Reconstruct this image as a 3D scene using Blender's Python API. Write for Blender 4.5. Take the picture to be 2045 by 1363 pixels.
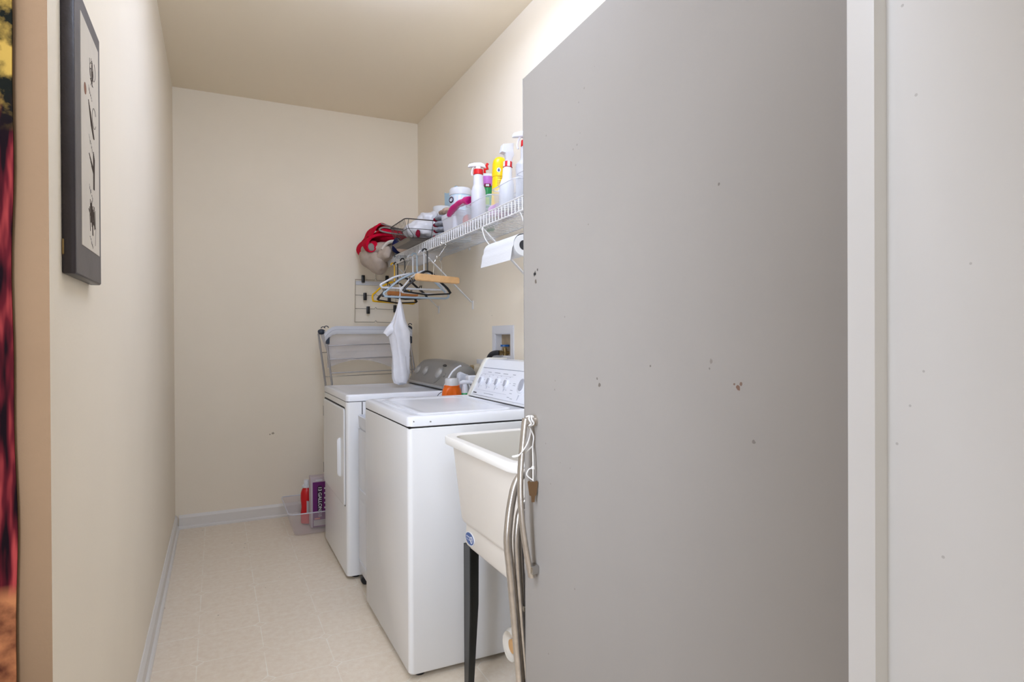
import bpy, bmesh, math, random
from math import sin, cos, pi, radians
from mathutils import Vector, Matrix, noise

random.seed(7)
for o in list(bpy.data.objects):
    bpy.data.objects.remove(o, do_unlink=True)
S = bpy.context.scene
COL = S.collection

# ------------------------------------------------------------------ camera
cd = bpy.data.cameras.new('camera')
cd.sensor_fit = 'HORIZONTAL'; cd.sensor_width = 36.0
cd.lens = 36.0 * 1218.83 / 2045.0
cd.clip_start = 0.02; cd.clip_end = 50
cam = bpy.data.objects.new('camera', cd); COL.objects.link(cam)
YAW, PITCH, ROLL = 0.4503, -0.00435, -0.00506
fwd = Vector((sin(YAW) * cos(PITCH), cos(YAW) * cos(PITCH), sin(PITCH)))
rgt = Vector((cos(YAW), -sin(YAW), 0))
upv = rgt.cross(fwd)
r2 = rgt * cos(ROLL) + upv * sin(ROLL)
u2 = -rgt * sin(ROLL) + upv * cos(ROLL)
cam.matrix_world = Matrix(((r2.x, u2.x, -fwd.x, 0), (r2.y, u2.y, -fwd.y, 0), (r2.z, u2.z, -fwd.z, 1.1765), (0, 0, 0, 1)))
S.camera = cam

# ------------------------------------------------------------------ world, lamps, exposure
W = bpy.data.worlds.new('world'); S.world = W; W.use_nodes = True
W.node_tree.nodes['Background'].inputs[0].default_value = (0.9, 0.95, 1.0, 1)
W.node_tree.nodes['Background'].inputs[1].default_value = 0.2
S.view_settings.view_transform = 'Standard'
S.view_settings.look = 'None'
S.view_settings.gamma = 1.0
S.view_settings.use_curve_mapping = False
S.view_settings.exposure = 0.26
LAMP_E = 9.2          # corridor globe, emission strength
LAMP_C = (0.74, 0.92, 1.44)
def lamp(name, loc, size, sy, power, col, rot=(0, 0, 0), spread=180):
    l = bpy.data.lights.new(name, 'AREA'); l.shape = 'RECTANGLE'; l.size = size; l.size_y = sy
    l.energy = power; l.color = col; l.spread = radians(spread)
    o = bpy.data.objects.new(name, l); COL.objects.link(o); o.location = loc; o.rotation_euler = rot
    return o
lamp('alcove_ceiling_light', (-0.82, 0.80, 2.70), 0.9, 0.5, 27.0, (0.84, 0.94, 1.14))
lamp('alcove_side_fill', (-0.42, 0.58, 1.22), 0.22, 1.3, 5.0, (0.86, 0.96, 1.16), (radians(90), 0, radians(-46)), 105)  # added out-of-view fill, brightens appliance fronts and right wall; no fixture here
lamp('over_door_fill', (0.30, 0.50, 2.45), 0.5, 0.25, 6.0, (0.82, 0.95, 1.20), (radians(85), 0, radians(-6)), 125)  # added fill above the doorway, lifts back wall and floor
lamp('hall_ceiling_light', (0.1, -1.2, 2.42), 0.8, 0.8, 14.0, (0.97, 0.97, 0.97))

# ------------------------------------------------------------------ colour + materials
def lin(c):
    def f(v):
        v /= 255.0
        return v / 12.92 if v <= 0.04045 else ((v + 0.055) / 1.055) ** 2.4
    return (f(c[0]), f(c[1]), f(c[2]), 1.0)
def mat(name, rgb, rough=0.5, metal=0.0, alpha=1.0, noise_amt=0.0, noise_scale=20.0, bump=0.0, bump_scale=200.0, spec=0.5, trans=0.0, sheen=0.0, ior=None):
    m = bpy.data.materials.new(name); m.use_nodes = True
    nt = m.node_tree; p = nt.nodes['Principled BSDF']
    p.inputs['Base Color'].default_value = lin(rgb)
    p.inputs['Roughness'].default_value = rough
    p.inputs['Metallic'].default_value = metal
    p.inputs['Alpha'].default_value = alpha
    p.inputs['Specular IOR Level'].default_value = spec
    if trans: p.inputs['Transmission Weight'].default_value = trans
    if ior: p.inputs['IOR'].default_value = ior
    if sheen: p.inputs['Sheen Weight'].default_value = sheen
    if noise_amt or bump:
        tc = nt.nodes.new('ShaderNodeTexCoord')
    if noise_amt:
        n = nt.nodes.new('ShaderNodeTexNoise'); n.inputs['Scale'].default_value = noise_scale; n.inputs['Detail'].default_value = 5
        nt.links.new(tc.outputs['Object'], n.inputs['Vector'])
        r = nt.nodes.new('ShaderNodeValToRGB')
        a = lin(rgb)
        r.color_ramp.elements[0].position = 0.3; r.color_ramp.elements[1].position = 0.7
        r.color_ramp.elements[0].color = tuple(max(0, v * (1 - noise_amt)) for v in a[:3]) + (1,)
        r.color_ramp.elements[1].color = tuple(min(1, v * (1 + noise_amt)) for v in a[:3]) + (1,)
        nt.links.new(n.outputs['Fac'], r.inputs['Fac']); nt.links.new(r.outputs['Color'], p.inputs['Base Color'])
    if bump:
        n2 = nt.nodes.new('ShaderNodeTexNoise'); n2.inputs['Scale'].default_value = bump_scale; n2.inputs['Detail'].default_value = 3
        nt.links.new(tc.outputs['Object'], n2.inputs['Vector'])
        b = nt.nodes.new('ShaderNodeBump'); b.inputs['Strength'].default_value = bump; b.inputs['Distance'].default_value = 0.002
        nt.links.new(n2.outputs['Fac'], b.inputs['Height']); nt.links.new(b.outputs['Normal'], p.inputs['Normal'])
    return m

def speckled(m, spots, speck=0.0, speck_scale=60.0, dark=(70, 62, 55)):
    """Add worn spots: list of (x, y, z, radius, rgb) in world metres plus sparse tiny specks."""
    nt = m.node_tree; p = nt.nodes['Principled BSDF']
    tc = nt.nodes.new('ShaderNodeNewGeometry')
    nz = nt.nodes.new('ShaderNodeTexNoise'); nz.inputs['Scale'].default_value = 160; nz.inputs['Detail'].default_value = 4
    nt.links.new(tc.outputs['Position'], nz.inputs['Vector'])
    src = p.inputs['Base Color'].links[0].from_socket if p.inputs['Base Color'].links else None
    def mix(fac, col):
        nonlocal src
        mx = nt.nodes.new('ShaderNodeMix'); mx.data_type = 'RGBA'
        nt.links.new(fac, mx.inputs[0])
        if src is None: mx.inputs[6].default_value = p.inputs['Base Color'].default_value
        else: nt.links.new(src, mx.inputs[6])
        mx.inputs[7].default_value = lin(col)
        src = mx.outputs[2]
    for (x, y, z, r, c) in spots:
        d = nt.nodes.new('ShaderNodeVectorMath'); d.operation = 'DISTANCE'
        nt.links.new(tc.outputs['Position'], d.inputs[0]); d.inputs[1].default_value = (x, y, z)
        a = nt.nodes.new('ShaderNodeMath'); a.operation = 'DIVIDE'; nt.links.new(d.outputs['Value'], a.inputs[0]); a.inputs[1].default_value = r
        b = nt.nodes.new('ShaderNodeMath'); b.operation = 'ADD'; nt.links.new(a.outputs[0], b.inputs[0]); nt.links.new(nz.outputs['Fac'], b.inputs[1])
        t = nt.nodes.new('ShaderNodeMapRange'); nt.links.new(b.outputs[0], t.inputs[0])
        t.inputs[1].default_value = 1.02; t.inputs[2].default_value = 0.92; t.inputs[3].default_value = 0; t.inputs[4].default_value = 0.9
        mix(t.outputs[0], c)
    if speck:
        v = nt.nodes.new('ShaderNodeTexVoronoi'); v.inputs['Scale'].default_value = speck_scale; v.inputs['Randomness'].default_value = 1
        nt.links.new(tc.outputs['Position'], v.inputs['Vector'])
        w = nt.nodes.new('ShaderNodeTexNoise'); w.inputs['Scale'].default_value = 3.0
        nt.links.new(tc.outputs['Position'], w.inputs['Vector'])
        lt = nt.nodes.new('ShaderNodeMath'); lt.operation = 'LESS_THAN'; nt.links.new(v.outputs['Distance'], lt.inputs[0]); lt.inputs[1].default_value = speck
        sp = nt.nodes.new('ShaderNodeSeparateColor'); nt.links.new(v.outputs['Color'], sp.inputs[0])
        g = nt.nodes.new('ShaderNodeMath'); g.operation = 'GREATER_THAN'; nt.links.new(sp.outputs[0], g.inputs[0]); g.inputs[1].default_value = 0.8
        mu = nt.nodes.new('ShaderNodeMath'); mu.operation = 'MULTIPLY'; nt.links.new(lt.outputs[0], mu.inputs[0]); nt.links.new(g.outputs[0], mu.inputs[1])
        m2 = nt.nodes.new('ShaderNodeMath'); m2.operation = 'MULTIPLY'; nt.links.new(mu.outputs[0], m2.inputs[0]); m2.inputs[1].default_value = 0.38
        mix(m2.outputs[0], dark)
    nt.links.new(src, p.inputs['Base Color'])
    return m

M = {}
M['wall'] = mat('cream_paint', (249, 237, 216), 0.85, noise_amt=0.012, noise_scale=3, bump=0.15, bump_scale=120, spec=0.2)
M['wallb'] = M['wall']
M['ceiling'] = mat('ceiling_paint', (254, 240, 215), 0.9, bump=0.1, bump_scale=150, spec=0.15)
M['tan'] = mat('tan_paint', (132, 106, 80), 0.85, noise_amt=0.02, noise_scale=6, bump=0.3, bump_scale=90, spec=0.2)
M['hallpaint'] = mat('hall_paint', (230, 226, 218), 0.85, spec=0.2)
M['base'] = mat('white_trim_paint', (232, 227, 220), 0.45, bump=0.1, bump_scale=60)
M['jamb'] = mat('white_jamb_enamel', (226, 224, 221), 0.4, noise_amt=0.01, noise_scale=10, bump=0.05, bump_scale=60)
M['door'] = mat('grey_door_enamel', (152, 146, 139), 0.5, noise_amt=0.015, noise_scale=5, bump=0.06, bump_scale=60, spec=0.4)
M['white_app'] = mat('white_enamel', (244, 244, 244), 0.22, spec=0.5)
M['white_app2'] = mat('white_enamel_top', (240, 241, 244), 0.18, spec=0.5)
M['cream_plastic'] = mat('cream_plastic', (228, 224, 210), 0.4)
M['gap'] = mat('dark_gap', (28, 26, 25), 0.8)
M['black'] = mat('black_plastic', (18, 18, 18), 0.4)
M['blackmetal'] = mat('black_painted_steel', (46, 48, 48), 0.38)
M['rubber'] = mat('dark_rubber', (46, 46, 50), 0.55)
M['chrome'] = mat('chrome', (190, 188, 184), 0.18, metal=1.0)
M['agedchrome'] = mat('worn_chrome', (196, 188, 178), 0.28, metal=0.85, noise_amt=0.10, noise_scale=60)
M['steel'] = mat('brushed_steel', (176, 174, 176), 0.35, metal=0.85)
M['wire_white'] = mat('white_vinyl_wire', (236, 234, 232), 0.35)
M['wire_dark'] = mat('dark_bronze_wire', (70, 64, 60), 0.4, metal=0.5)
M['silver'] = mat('silver_plastic', (146, 143, 137), 0.35, metal=0.35)
M['silver2'] = mat('silver_plastic_light', (178, 177, 175), 0.32, metal=0.5)
M['tub'] = mat('almond_plastic', (226, 218, 206), 0.45, noise_amt=0.01, noise_scale=8)
M['tubin'] = mat('almond_plastic_inside', (226, 221, 210), 0.5)
M['clear'] = mat('frosted_clear_plastic', (228, 230, 236), 0.25, alpha=0.20)
M['clearpink'] = mat('clear_pinkish_plastic', (236, 224, 226), 0.2, alpha=0.18)
M['cloudy'] = mat('cloudy_clear_plastic', (224, 226, 232), 0.15, alpha=0.55)
M['milky'] = mat('milky_plastic', (236, 236, 244), 0.3, alpha=0.72)
M['whitep'] = mat('white_plastic', (226, 226, 229), 0.3)
M['paper'] = mat('white_paper', (230, 229, 228), 0.9, bump=0.3, bump_scale=150, spec=0.1)
M['film'] = mat('white_bag_film', (234, 232, 234), 0.28, alpha=0.86, noise_amt=0.04, noise_scale=25)
M['sheer'] = mat('sheer_white_mesh', (228, 222, 222), 0.7, alpha=0.32)
M['red'] = mat('red_plastic', (214, 18, 28), 0.3)
M['redfleece'] = mat('red_fleece', (206, 16, 52), 0.95, noise_amt=0.12, noise_scale=40, bump=0.4, bump_scale=300, spec=0.1)
M['greytrim'] = mat('grey_binding', (150, 142, 136), 0.9, spec=0.1)
M['beige'] = mat('beige_blanket', (190, 174, 160), 0.95, noise_amt=0.06, noise_scale=30, bump=0.5, bump_scale=250, spec=0.1)
M['cream_cloth'] = mat('cream_fringe_cloth', (212, 202, 190), 0.95, bump=0.5, bump_scale=200, spec=0.1)
M['pinkcloth'] = mat('pale_pink_fleece', (222, 196, 178), 0.95, bump=0.5, bump_scale=250, spec=0.1)
M['navy'] = mat('navy_cloth', (28, 34, 72), 0.9, spec=0.1)
M['slate'] = mat('slate_cloth', (108, 116, 122), 0.9, spec=0.1)
M['greycloth'] = mat('grey_knit', (150, 151, 158), 0.95, noise_amt=0.3, noise_scale=120, bump=0.6, bump_scale=300, spec=0.1)
M['maroon'] = mat('maroon_cloth', (122, 22, 44), 0.9, spec=0.1)
M['browncloth'] = mat('brown_cloth', (176, 150, 130), 0.9, noise_amt=0.15, noise_scale=50, spec=0.1)
M['magenta'] = mat('magenta_rubber', (206, 26, 122), 0.35)
M['blueclear'] = mat('pale_blue_plastic', (178, 212, 234), 0.3)
M['bluecloth'] = mat('dusty_blue_cloth', (150, 178, 208), 0.9, spec=0.1)
M['skyblue'] = mat('sky_blue_label', (120, 196, 226), 0.4)
M['paleblue'] = mat('pale_blue_label', (204, 224, 240), 0.35)
M['purple'] = mat('purple_print', (110, 26, 112), 0.45)
M['purpledark'] = mat('dark_purple_print', (52, 14, 56), 0.45)
M['lilac'] = mat('lilac_print', (196, 110, 196), 0.35)
M['green'] = mat('green_print', (24, 146, 74), 0.35)
M['darkgreen'] = mat('dark_green_print', (14, 96, 54), 0.35)
M['lime'] = mat('lime_print', (150, 186, 40), 0.35)
M['yellow'] = mat('yellow_plastic', (248, 206, 6), 0.3)
M['hangyellow'] = mat('yellow_hanger_plastic', (240, 184, 8), 0.3)
M['orange'] = mat('orange_plastic', (232, 104, 22), 0.3)
M['greycap'] = mat('grey_translucent_cap', (206, 204, 202), 0.35)
M['blue'] = mat('blue_enamel', (24, 92, 160), 0.35)
M['bluegrey'] = mat('blue_grey_plastic', (168, 182, 192), 0.3)
M['jug'] = mat('pale_grey_plastic', (206, 208, 214), 0.4)
M['bandgrey'] = mat('pale_grey_band', (206, 207, 212), 0.6)
M['wood'] = mat('pale_hanger_wood', (222, 174, 118), 0.5, noise_amt=0.08, noise_scale=30)
M['wood2'] = mat('brown_hanger_wood', (190, 120, 62), 0.5, noise_amt=0.1, noise_scale=30)
M['brownwall'] = mat('unpainted_gypsum_brown', (176, 156, 128), 0.9, noise_amt=0.1, noise_scale=30)
M['brass'] = mat('aged_brass', (150, 126, 84), 0.35, metal=0.8)
M['keymetal'] = mat('tarnished_key', (118, 92, 66), 0.4, metal=0.7)
M['string'] = mat('white_cotton_string', (232, 228, 222), 0.9, spec=0.1)
M['beigeplug'] = mat('beige_rubber_plug', (198, 186, 162), 0.5)
M['brownplug'] = mat('tan_translucent_plastic', (146, 124, 86), 0.35)
M['frame'] = mat('black_leather_frame', (44, 37, 40), 0.38, noise_amt=0.2, noise_scale=25, bump=0.3, bump_scale=120)
M['mat_board'] = mat('charcoal_frame_face', (104, 98, 95), 0.55, noise_amt=0.08, noise_scale=14, bump=0.2, bump_scale=120)
M['parch'] = mat('aged_paper', (222, 212, 196), 0.8, noise_amt=0.06, noise_scale=9, spec=0.2)
M['ink'] = mat('brown_black_ink', (92, 82, 76), 0.8, spec=0.1)
M['seal'] = mat('faded_red_seal', (150, 112, 92), 0.8, spec=0.1)
M['print_grey'] = mat('grey_panel_print', (162, 164, 172), 0.6)
M['print_light'] = mat('pale_grey_panel_print', (196, 198, 206), 0.6)
M['panel'] = mat('control_panel_white', (236, 237, 242), 0.3)
M['knobgrip'] = mat('grey_knob_grip', (172, 173, 180), 0.35)
M['labelblue'] = mat('label_blue', (20, 72, 140), 0.35)
M['labelgrey'] = mat('label_grey', (196, 190, 190), 0.45)
M['boxcard'] = mat('lilac_grey_cardboard', (204, 190, 196), 0.6)
M['labelpink'] = mat('label_pinkish', (226, 130, 110), 0.4)
M['dgrey'] = mat('dark_slate_plastic', (52, 60, 74), 0.4)
M['trapwhite'] = mat('white_wrap', (224, 218, 206), 0.7)

speckled(M['door'], [(0.656, 1.236, 1.324, 0.012, (52, 46, 40)), (0.656, 1.231, 1.306, 0.010, (92, 80, 70)), (0.656, 1.222, 1.332, 0.006, (60, 52, 44)),
    (0.629, 0.605, 1.108, 0.008, (112, 80, 62)), (0.629, 0.600, 1.114, 0.006, (112, 86, 70)), (0.629, 0.612, 1.113, 0.004, (108, 82, 66)), (0.644, 0.958, 1.088, 0.008, (96, 88, 80)), (0.644, 0.966, 1.100, 0.005, (96, 88, 80)),
    (0.631, 0.657, 1.142, 0.007, (128, 120, 112)), (0.631, 0.66, 1.132, 0.004, (118, 110, 104)), (0.628, 0.578, 1.04, 0.005, (118, 110, 104)), (0.63, 0.64, 1.39, 0.004, (110, 102, 96)), (0.637, 0.80, 1.13, 0.004, (100, 92, 86))],
    speck=0.055, speck_scale=26)
speckled(M['white_app2'], [(0.604, 2.0246, 0.893, 0.005, (96, 92, 88)), (0.664, 2.0246, 0.889, 0.006, (150, 146, 142))])
speckled(M['jamb'], [], speck=0.05, speck_scale=32, dark=(140, 134, 128))
speckled(M['tubin'], [], speck=0.09, speck_scale=45, dark=(120, 108, 96))
speckled(M['tub'], [], speck=0.05, speck_scale=22, dark=(90, 80, 72))
speckled(M['wall'], [(0.329, 4.32, 0.556, 0.016, (170, 154, 130)), (0.31, 4.32, 0.55, 0.009, (170, 154, 130)), (1.331, 3.0, 1.30, 0.004, (80, 70, 60)), (1.331, 3.3, 2.2, 0.006, (190, 180, 164))])

def floor_material():
    m = bpy.data.materials.new('vinyl_floor'); m.use_nodes = True
    nt = m.node_tree; p = nt.nodes['Principled BSDF']; L = nt.links.new
    g = nt.nodes.new('ShaderNodeNewGeometry'); sx = nt.nodes.new('ShaderNodeSeparateXYZ'); L(g.outputs['Position'], sx.inputs[0])
    def mth(op, a, b=None):
        n = nt.nodes.new('ShaderNodeMath'); n.operation = op
        for i, v in ((0, a), (1, b)):
            if v is None: continue
            if isinstance(v, (int, float)): n.inputs[i].default_value = v
            else: L(v, n.inputs[i])
        return n.outputs[0]
    T = 0.2262
    def cellcoord(s, off):
        a = mth('DIVIDE', mth('SUBTRACT', s, off), T)
        return mth('ABSOLUTE', mth('SUBTRACT', mth('FRACT', mth('ADD', a, 0.5)), 0.5))
    u = cellcoord(sx.outputs[0], 0.153 - T); v = cellcoord(sx.outputs[1], 2.494)
    w = 0.0065
    s = mth('ADD', u, v)
    dia = 0.105
    line = mth('MULTIPLY', mth('LESS_THAN', mth('MINIMUM', u, v), w), mth('GREATER_THAN', s, dia))
    ring = mth('LESS_THAN', mth('ABSOLUTE', mth('SUBTRACT', s, dia)), w * 1.5)
    pat = mth('MAXIMUM', line, ring)
    # pattern is worn: broken by noise
    n0 = nt.nodes.new('ShaderNodeTexNoise'); n0.inputs['Scale'].default_value = 5; n0.inputs['Detail'].default_value = 3; L(g.outputs['Position'], n0.inputs['Vector'])
    mr = nt.nodes.new('ShaderNodeMapRange'); L(n0.outputs['Fac'], mr.inputs[0]); mr.inputs[1].default_value = 0.38; mr.inputs[2].default_value = 0.62; mr.inputs[3].default_value = 0.3; mr.inputs[4].default_value = 0.9
    pat = mth('MULTIPLY', pat, mr.outputs[0])
    n1 = nt.nodes.new('ShaderNodeTexNoise'); n1.inputs['Scale'].default_value = 38; n1.inputs['Detail'].default_value = 6; n1.inputs['Roughness'].default_value = 0.7; L(g.outputs['Position'], n1.inputs['Vector'])
    r = nt.nodes.new('ShaderNodeValToRGB'); L(n1.outputs['Fac'], r.inputs['Fac'])
    r.color_ramp.elements[0].position = 0.3; r.color_ramp.elements[0].color = lin((236, 219, 196))
    r.color_ramp.elements[1].position = 0.68; r.color_ramp.elements[1].color = lin((246, 234, 215))
    mx = nt.nodes.new('ShaderNodeMix'); mx.data_type = 'RGBA'; L(pat, mx.inputs[0]); L(r.outputs['Color'], mx.inputs[6]); mx.inputs[7].default_value = lin((254, 248, 234))
    # sparse dirt specks
    v3 = nt.nodes.new('ShaderNodeTexVoronoi'); v3.inputs['Scale'].default_value = 14; L(g.outputs['Position'], v3.inputs['Vector'])
    sp = nt.nodes.new('ShaderNodeSeparateColor'); L(v3.outputs['Color'], sp.inputs[0])
    d = mth('MULTIPLY', mth('LESS_THAN', v3.outputs['Distance'], 0.06), mth('GREATER_THAN', sp.outputs[0], 0.75))
    d = mth('MULTIPLY', d, 0.5)
    m2 = nt.nodes.new('ShaderNodeMix'); m2.data_type = 'RGBA'; L(d, m2.inputs[0]); L(mx.outputs[2], m2.inputs[6]); m2.inputs[7].default_value = lin((110, 88, 64))
    L(m2.outputs[2], p.inputs['Base Color'])
    p.inputs['Roughness'].default_value = 0.5; p.inputs['Specular IOR Level'].default_value = 0.4
    b = nt.nodes.new('ShaderNodeBump'); b.inputs['Strength'].default_value = 0.25; b.inputs['Distance'].default_value = 0.002
    L(mth('ADD', mth('MULTIPLY', n1.outputs['Fac'], 0.5), mth('MULTIPLY', pat, -0.8)), b.inputs['Height']); L(b.outputs['Normal'], p.inputs['Normal'])
    return m
M['floor'] = floor_material()

def tapestry_material():
    m = bpy.data.materials.new('woven_tapestry'); m.use_nodes = True
    nt = m.node_tree; p = nt.nodes['Principled BSDF']; L = nt.links.new
    g = nt.nodes.new('ShaderNodeNewGeometry'); s = nt.nodes.new('ShaderNodeSeparateXYZ'); L(g.outputs['Position'], s.inputs[0])
    mp = nt.nodes.new('ShaderNodeMapping'); mp.inputs['Scale'].default_value = (1, 1, 0.12); L(g.outputs['Position'], mp.inputs['Vector'])
    n1 = nt.nodes.new('ShaderNodeTexNoise'); n1.inputs['Scale'].default_value = 60; n1.inputs['Detail'].default_value = 2; L(mp.outputs['Vector'], n1.inputs['Vector'])
    r = nt.nodes.new('ShaderNodeValToRGB'); L(n1.outputs['Fac'], r.inputs['Fac'])
    e = r.color_ramp.elements; e[0].position = 0.40; e[0].color = lin((22, 12, 16)); e[1].position = 0.66; e[1].color = lin((150, 58, 56))
    k = e.new(0.52); k.color = lin((80, 23, 29))
    n2 = nt.nodes.new('ShaderNodeTexNoise'); n2.inputs['Scale'].default_value = 26; n2.inputs['Detail'].default_value = 5; L(g.outputs['Position'], n2.inputs['Vector'])
    r2 = nt.nodes.new('ShaderNodeValToRGB'); L(n2.outputs['Fac'], r2.inputs['Fac'])
    e = r2.color_ramp.elements; e[0].position = 0.44; e[0].color = lin((20, 22, 18)); e[1].position = 0.60; e[1].color = lin((160, 130, 62))
    def rng(a, b):
        t = nt.nodes.new('ShaderNodeMapRange'); L(s.outputs[2], t.inputs[0]); t.inputs[1].default_value = a; t.inputs[2].default_value = b; return t.outputs[0]
    m1 = nt.nodes.new('ShaderNodeMix'); m1.data_type = 'RGBA'; L(rng(1.50, 1.56), m1.inputs[0]); L(r.outputs['Color'], m1.inputs[6]); L(r2.outputs['Color'], m1.inputs[7])
    r3 = nt.nodes.new('ShaderNodeValToRGB'); L(n2.outputs['Fac'], r3.inputs['Fac'])
    e = r3.color_ramp.elements; e[0].position = 0.35; e[0].color = lin((70, 34, 26)); e[1].position = 0.65; e[1].color = lin((168, 108, 70))
    m2 = nt.nodes.new('ShaderNodeMix'); m2.data_type = 'RGBA'; L(rng(0.80, 0.775), m2.inputs[0]); L(m1.outputs[2], m2.inputs[6]); L(r3.outputs['Color'], m2.inputs[7])
    L(m2.outputs[2], p.inputs['Base Color']); p.inputs['Roughness'].default_value = 0.95; p.inputs['Specular IOR Level'].default_value = 0.05
    return m
M['tapestry'] = tapestry_material()
def glow_material():
    m = bpy.data.materials.new('lit_glass_globe'); m.use_nodes = True
    p = m.node_tree.nodes['Principled BSDF']
    p.inputs['Base Color'].default_value = (0.9, 0.9, 0.9, 1)
    p.inputs['Emission Color'].default_value = LAMP_C + (1,)
    p.inputs['Emission Strength'].default_value = LAMP_E
    return m
M['glow'] = glow_material()

# ------------------------------------------------------------------ mesh builder
OFF = {}
def rrect(x0, x1, y0, y1, r, z, seg=4):
    pts = []
    r = max(1e-4, min(r, (x1 - x0) / 2 - 1e-4, (y1 - y0) / 2 - 1e-4))
    for cx, cy, a0 in ((x1 - r, y1 - r, 0), (x0 + r, y1 - r, 90), (x0 + r, y0 + r, 180), (x1 - r, y0 + r, 270)):
        for k in range(seg + 1):
            a = radians(a0 + 90.0 * k / seg)
            pts.append(Vector((cx + r * cos(a), cy + r * sin(a), z)))
    return pts
class B:
    def __init__(s): s.bm = bmesh.new()
    def _v(s, pts): return [s.bm.verts.new(p) for p in pts]
    def face(s, pts):
        try: return s.bm.faces.new(s._v(pts))
        except ValueError: return None
    def box(s, x0, x1, y0, y1, z0, z1, bev=0.0, seg=2, M4=None):
        bm = bmesh.new()
        bmesh.ops.create_cube(bm, size=1)
        for v in bm.verts:
            v.co = Vector(((x0 + x1) / 2 + v.co.x * (x1 - x0), (y0 + y1) / 2 + v.co.y * (y1 - y0), (z0 + z1) / 2 + v.co.z * (z1 - z0)))
        if bev: bmesh.ops.bevel(bm, geom=list(bm.edges), offset=bev, segments=seg, profile=0.5, affect='EDGES')
        if M4 is not None: bm.transform(M4)
        s._merge(bm); return s
    def _merge(s, bm):
        me = bpy.data.meshes.new('t'); bm.to_mesh(me); bm.free(); s.bm.from_mesh(me); bpy.data.meshes.remove(me)
    def loft(s, rings, cap0=True, cap1=True, closed=True):
        vs = [s._v(r) for r in rings]; n = len(vs[0])
        for a, b in zip(vs[:-1], vs[1:]):
            for i in range(n if closed else n - 1):
                j = (i + 1) % n
                try: s.bm.faces.new((a[i], a[j], b[j], b[i]))
                except ValueError: pass
        if cap0: s.bm.faces.new(list(reversed(vs[0])))
        if cap1: s.bm.faces.new(vs[-1])
        return s
    def lathe(s, prof, M4=None, seg=24, cap=True):
        M4 = M4 or Matrix.Identity(4)
        rings = [[M4 @ Vector((r * cos(2 * pi * k / seg), r * sin(2 * pi * k / seg), z)) for k in range(seg)] for r, z in prof]
        return s.loft(rings, cap, cap)
    def cyl(s, p0, p1, r, seg=12, r1=None):
        p0, p1 = Vector(p0), Vector(p1)
        return s.tube([p0, p1], r, seg, r_end=r1)
    def tube(s, pts, r, seg=8, closed=False, flat=None, r_end=None):
        pts = [Vector(p) for p in pts]
        n = len(pts)
        up = None; rings = []
        for i, p in enumerate(pts):
            if closed: t = (pts[(i + 1) % n] - pts[i - 1])
            elif i == 0: t = pts[1] - p
            elif i == n - 1: t = p - pts[i - 1]
            else: t = (pts[i + 1] - p).normalized() + (p - pts[i - 1]).normalized()
            if t.length < 1e-9: t = Vector((0, 0, 1))
            t.normalize()
            if up is None:
                up = Vector((0, 0, 1)) if abs(t.z) < 0.9 else Vector((1, 0, 0))
            up = (up - t * up.dot(t))
            if up.length < 1e-6: up = t.orthogonal()
            up.normalize()
            side = t.cross(up)
            rr = r[i] if isinstance(r, (list, tuple)) else (r + ((r_end - r) * i / max(1, n - 1) if r_end is not None else 0))
            a, b = (rr, rr) if flat is None else (rr * flat[0], rr * flat[1])
            rings.append([p + side * a * cos(2 * pi * k / seg) + up * b * sin(2 * pi * k / seg) for k in range(seg)])
        if closed:
            rings.append(rings[0]); vs = [s._v(q) for q in rings[:-1]]
            for i in range(n):
                a, b = vs[i], vs[(i + 1) % n]
                for k in range(seg):
                    j = (k + 1) % seg
                    s.bm.faces.new((a[k], a[j], b[j], b[k]))
            return s
        return s.loft(rings)
    def prism(s, poly, axis, a, b, bev=0.0):
        """extrude a polygon given in the plane normal to axis ('x': (y,z), 'y': (x,z), 'z': (x,y))"""
        def P(q, d):
            return Vector((d, q[0], q[1])) if axis == 'x' else Vector((q[0], d, q[1])) if axis == 'y' else Vector((q[0], q[1], d))
        bm = bmesh.new()
        v0 = [bm.verts.new(P(q, a)) for q in poly]; v1 = [bm.verts.new(P(q, b)) for q in poly]
        n = len(poly)
        for i in range(n):
            j = (i + 1) % n
            bm.faces.new((v0[i], v0[j], v1[j], v1[i]))
        bm.faces.new(list(reversed(v0))); bm.faces.new(v1)
        bmesh.ops.recalc_face_normals(bm, faces=bm.faces)
        if bev:
            bmesh.ops.bevel(bm, geom=list(bm.edges), offset=bev, segments=2, profile=0.5, affect='EDGES')
        s._merge(bm); return s
    def blob(s, c, rad, amp=0.1, freq=8.0, sub=4, seed=0, rot=None):
        bm = bmesh.new(); bmesh.ops.create_icosphere(bm, subdivisions=sub, radius=1)
        R = rot or Matrix.Identity(3)
        for v in bm.verts:
            d = v.co.normalized()
            q = R @ Vector((d.x * rad[0], d.y * rad[1], d.z * rad[2])) + Vector(c)
            nn = noise.noise(q * freq + Vector((seed * 7.3, seed * 3.1, 0))) + 0.5 * noise.noise(q * freq * 2.3 + Vector((0, seed * 5.1, 9)))
            v.co = q + (R @ d) * nn * amp
        s._merge(bm); return s
    def sheet(s, grid, thick=0.003):
        """solid sheet from a grid (rows of points)"""
        bm = bmesh.new()
        vs = [[bm.verts.new(p) for p in row] for row in grid]
        for i in range(len(vs) - 1):
            for j in range(len(vs[0]) - 1):
                bm.faces.new((vs[i][j], vs[i][j + 1], vs[i + 1][j + 1], vs[i + 1][j]))
        bm.normal_update()
        geom = bmesh.ops.solidify(bm, geom=list(bm.faces), thickness=thick)
        s._merge(bm); return s
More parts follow.
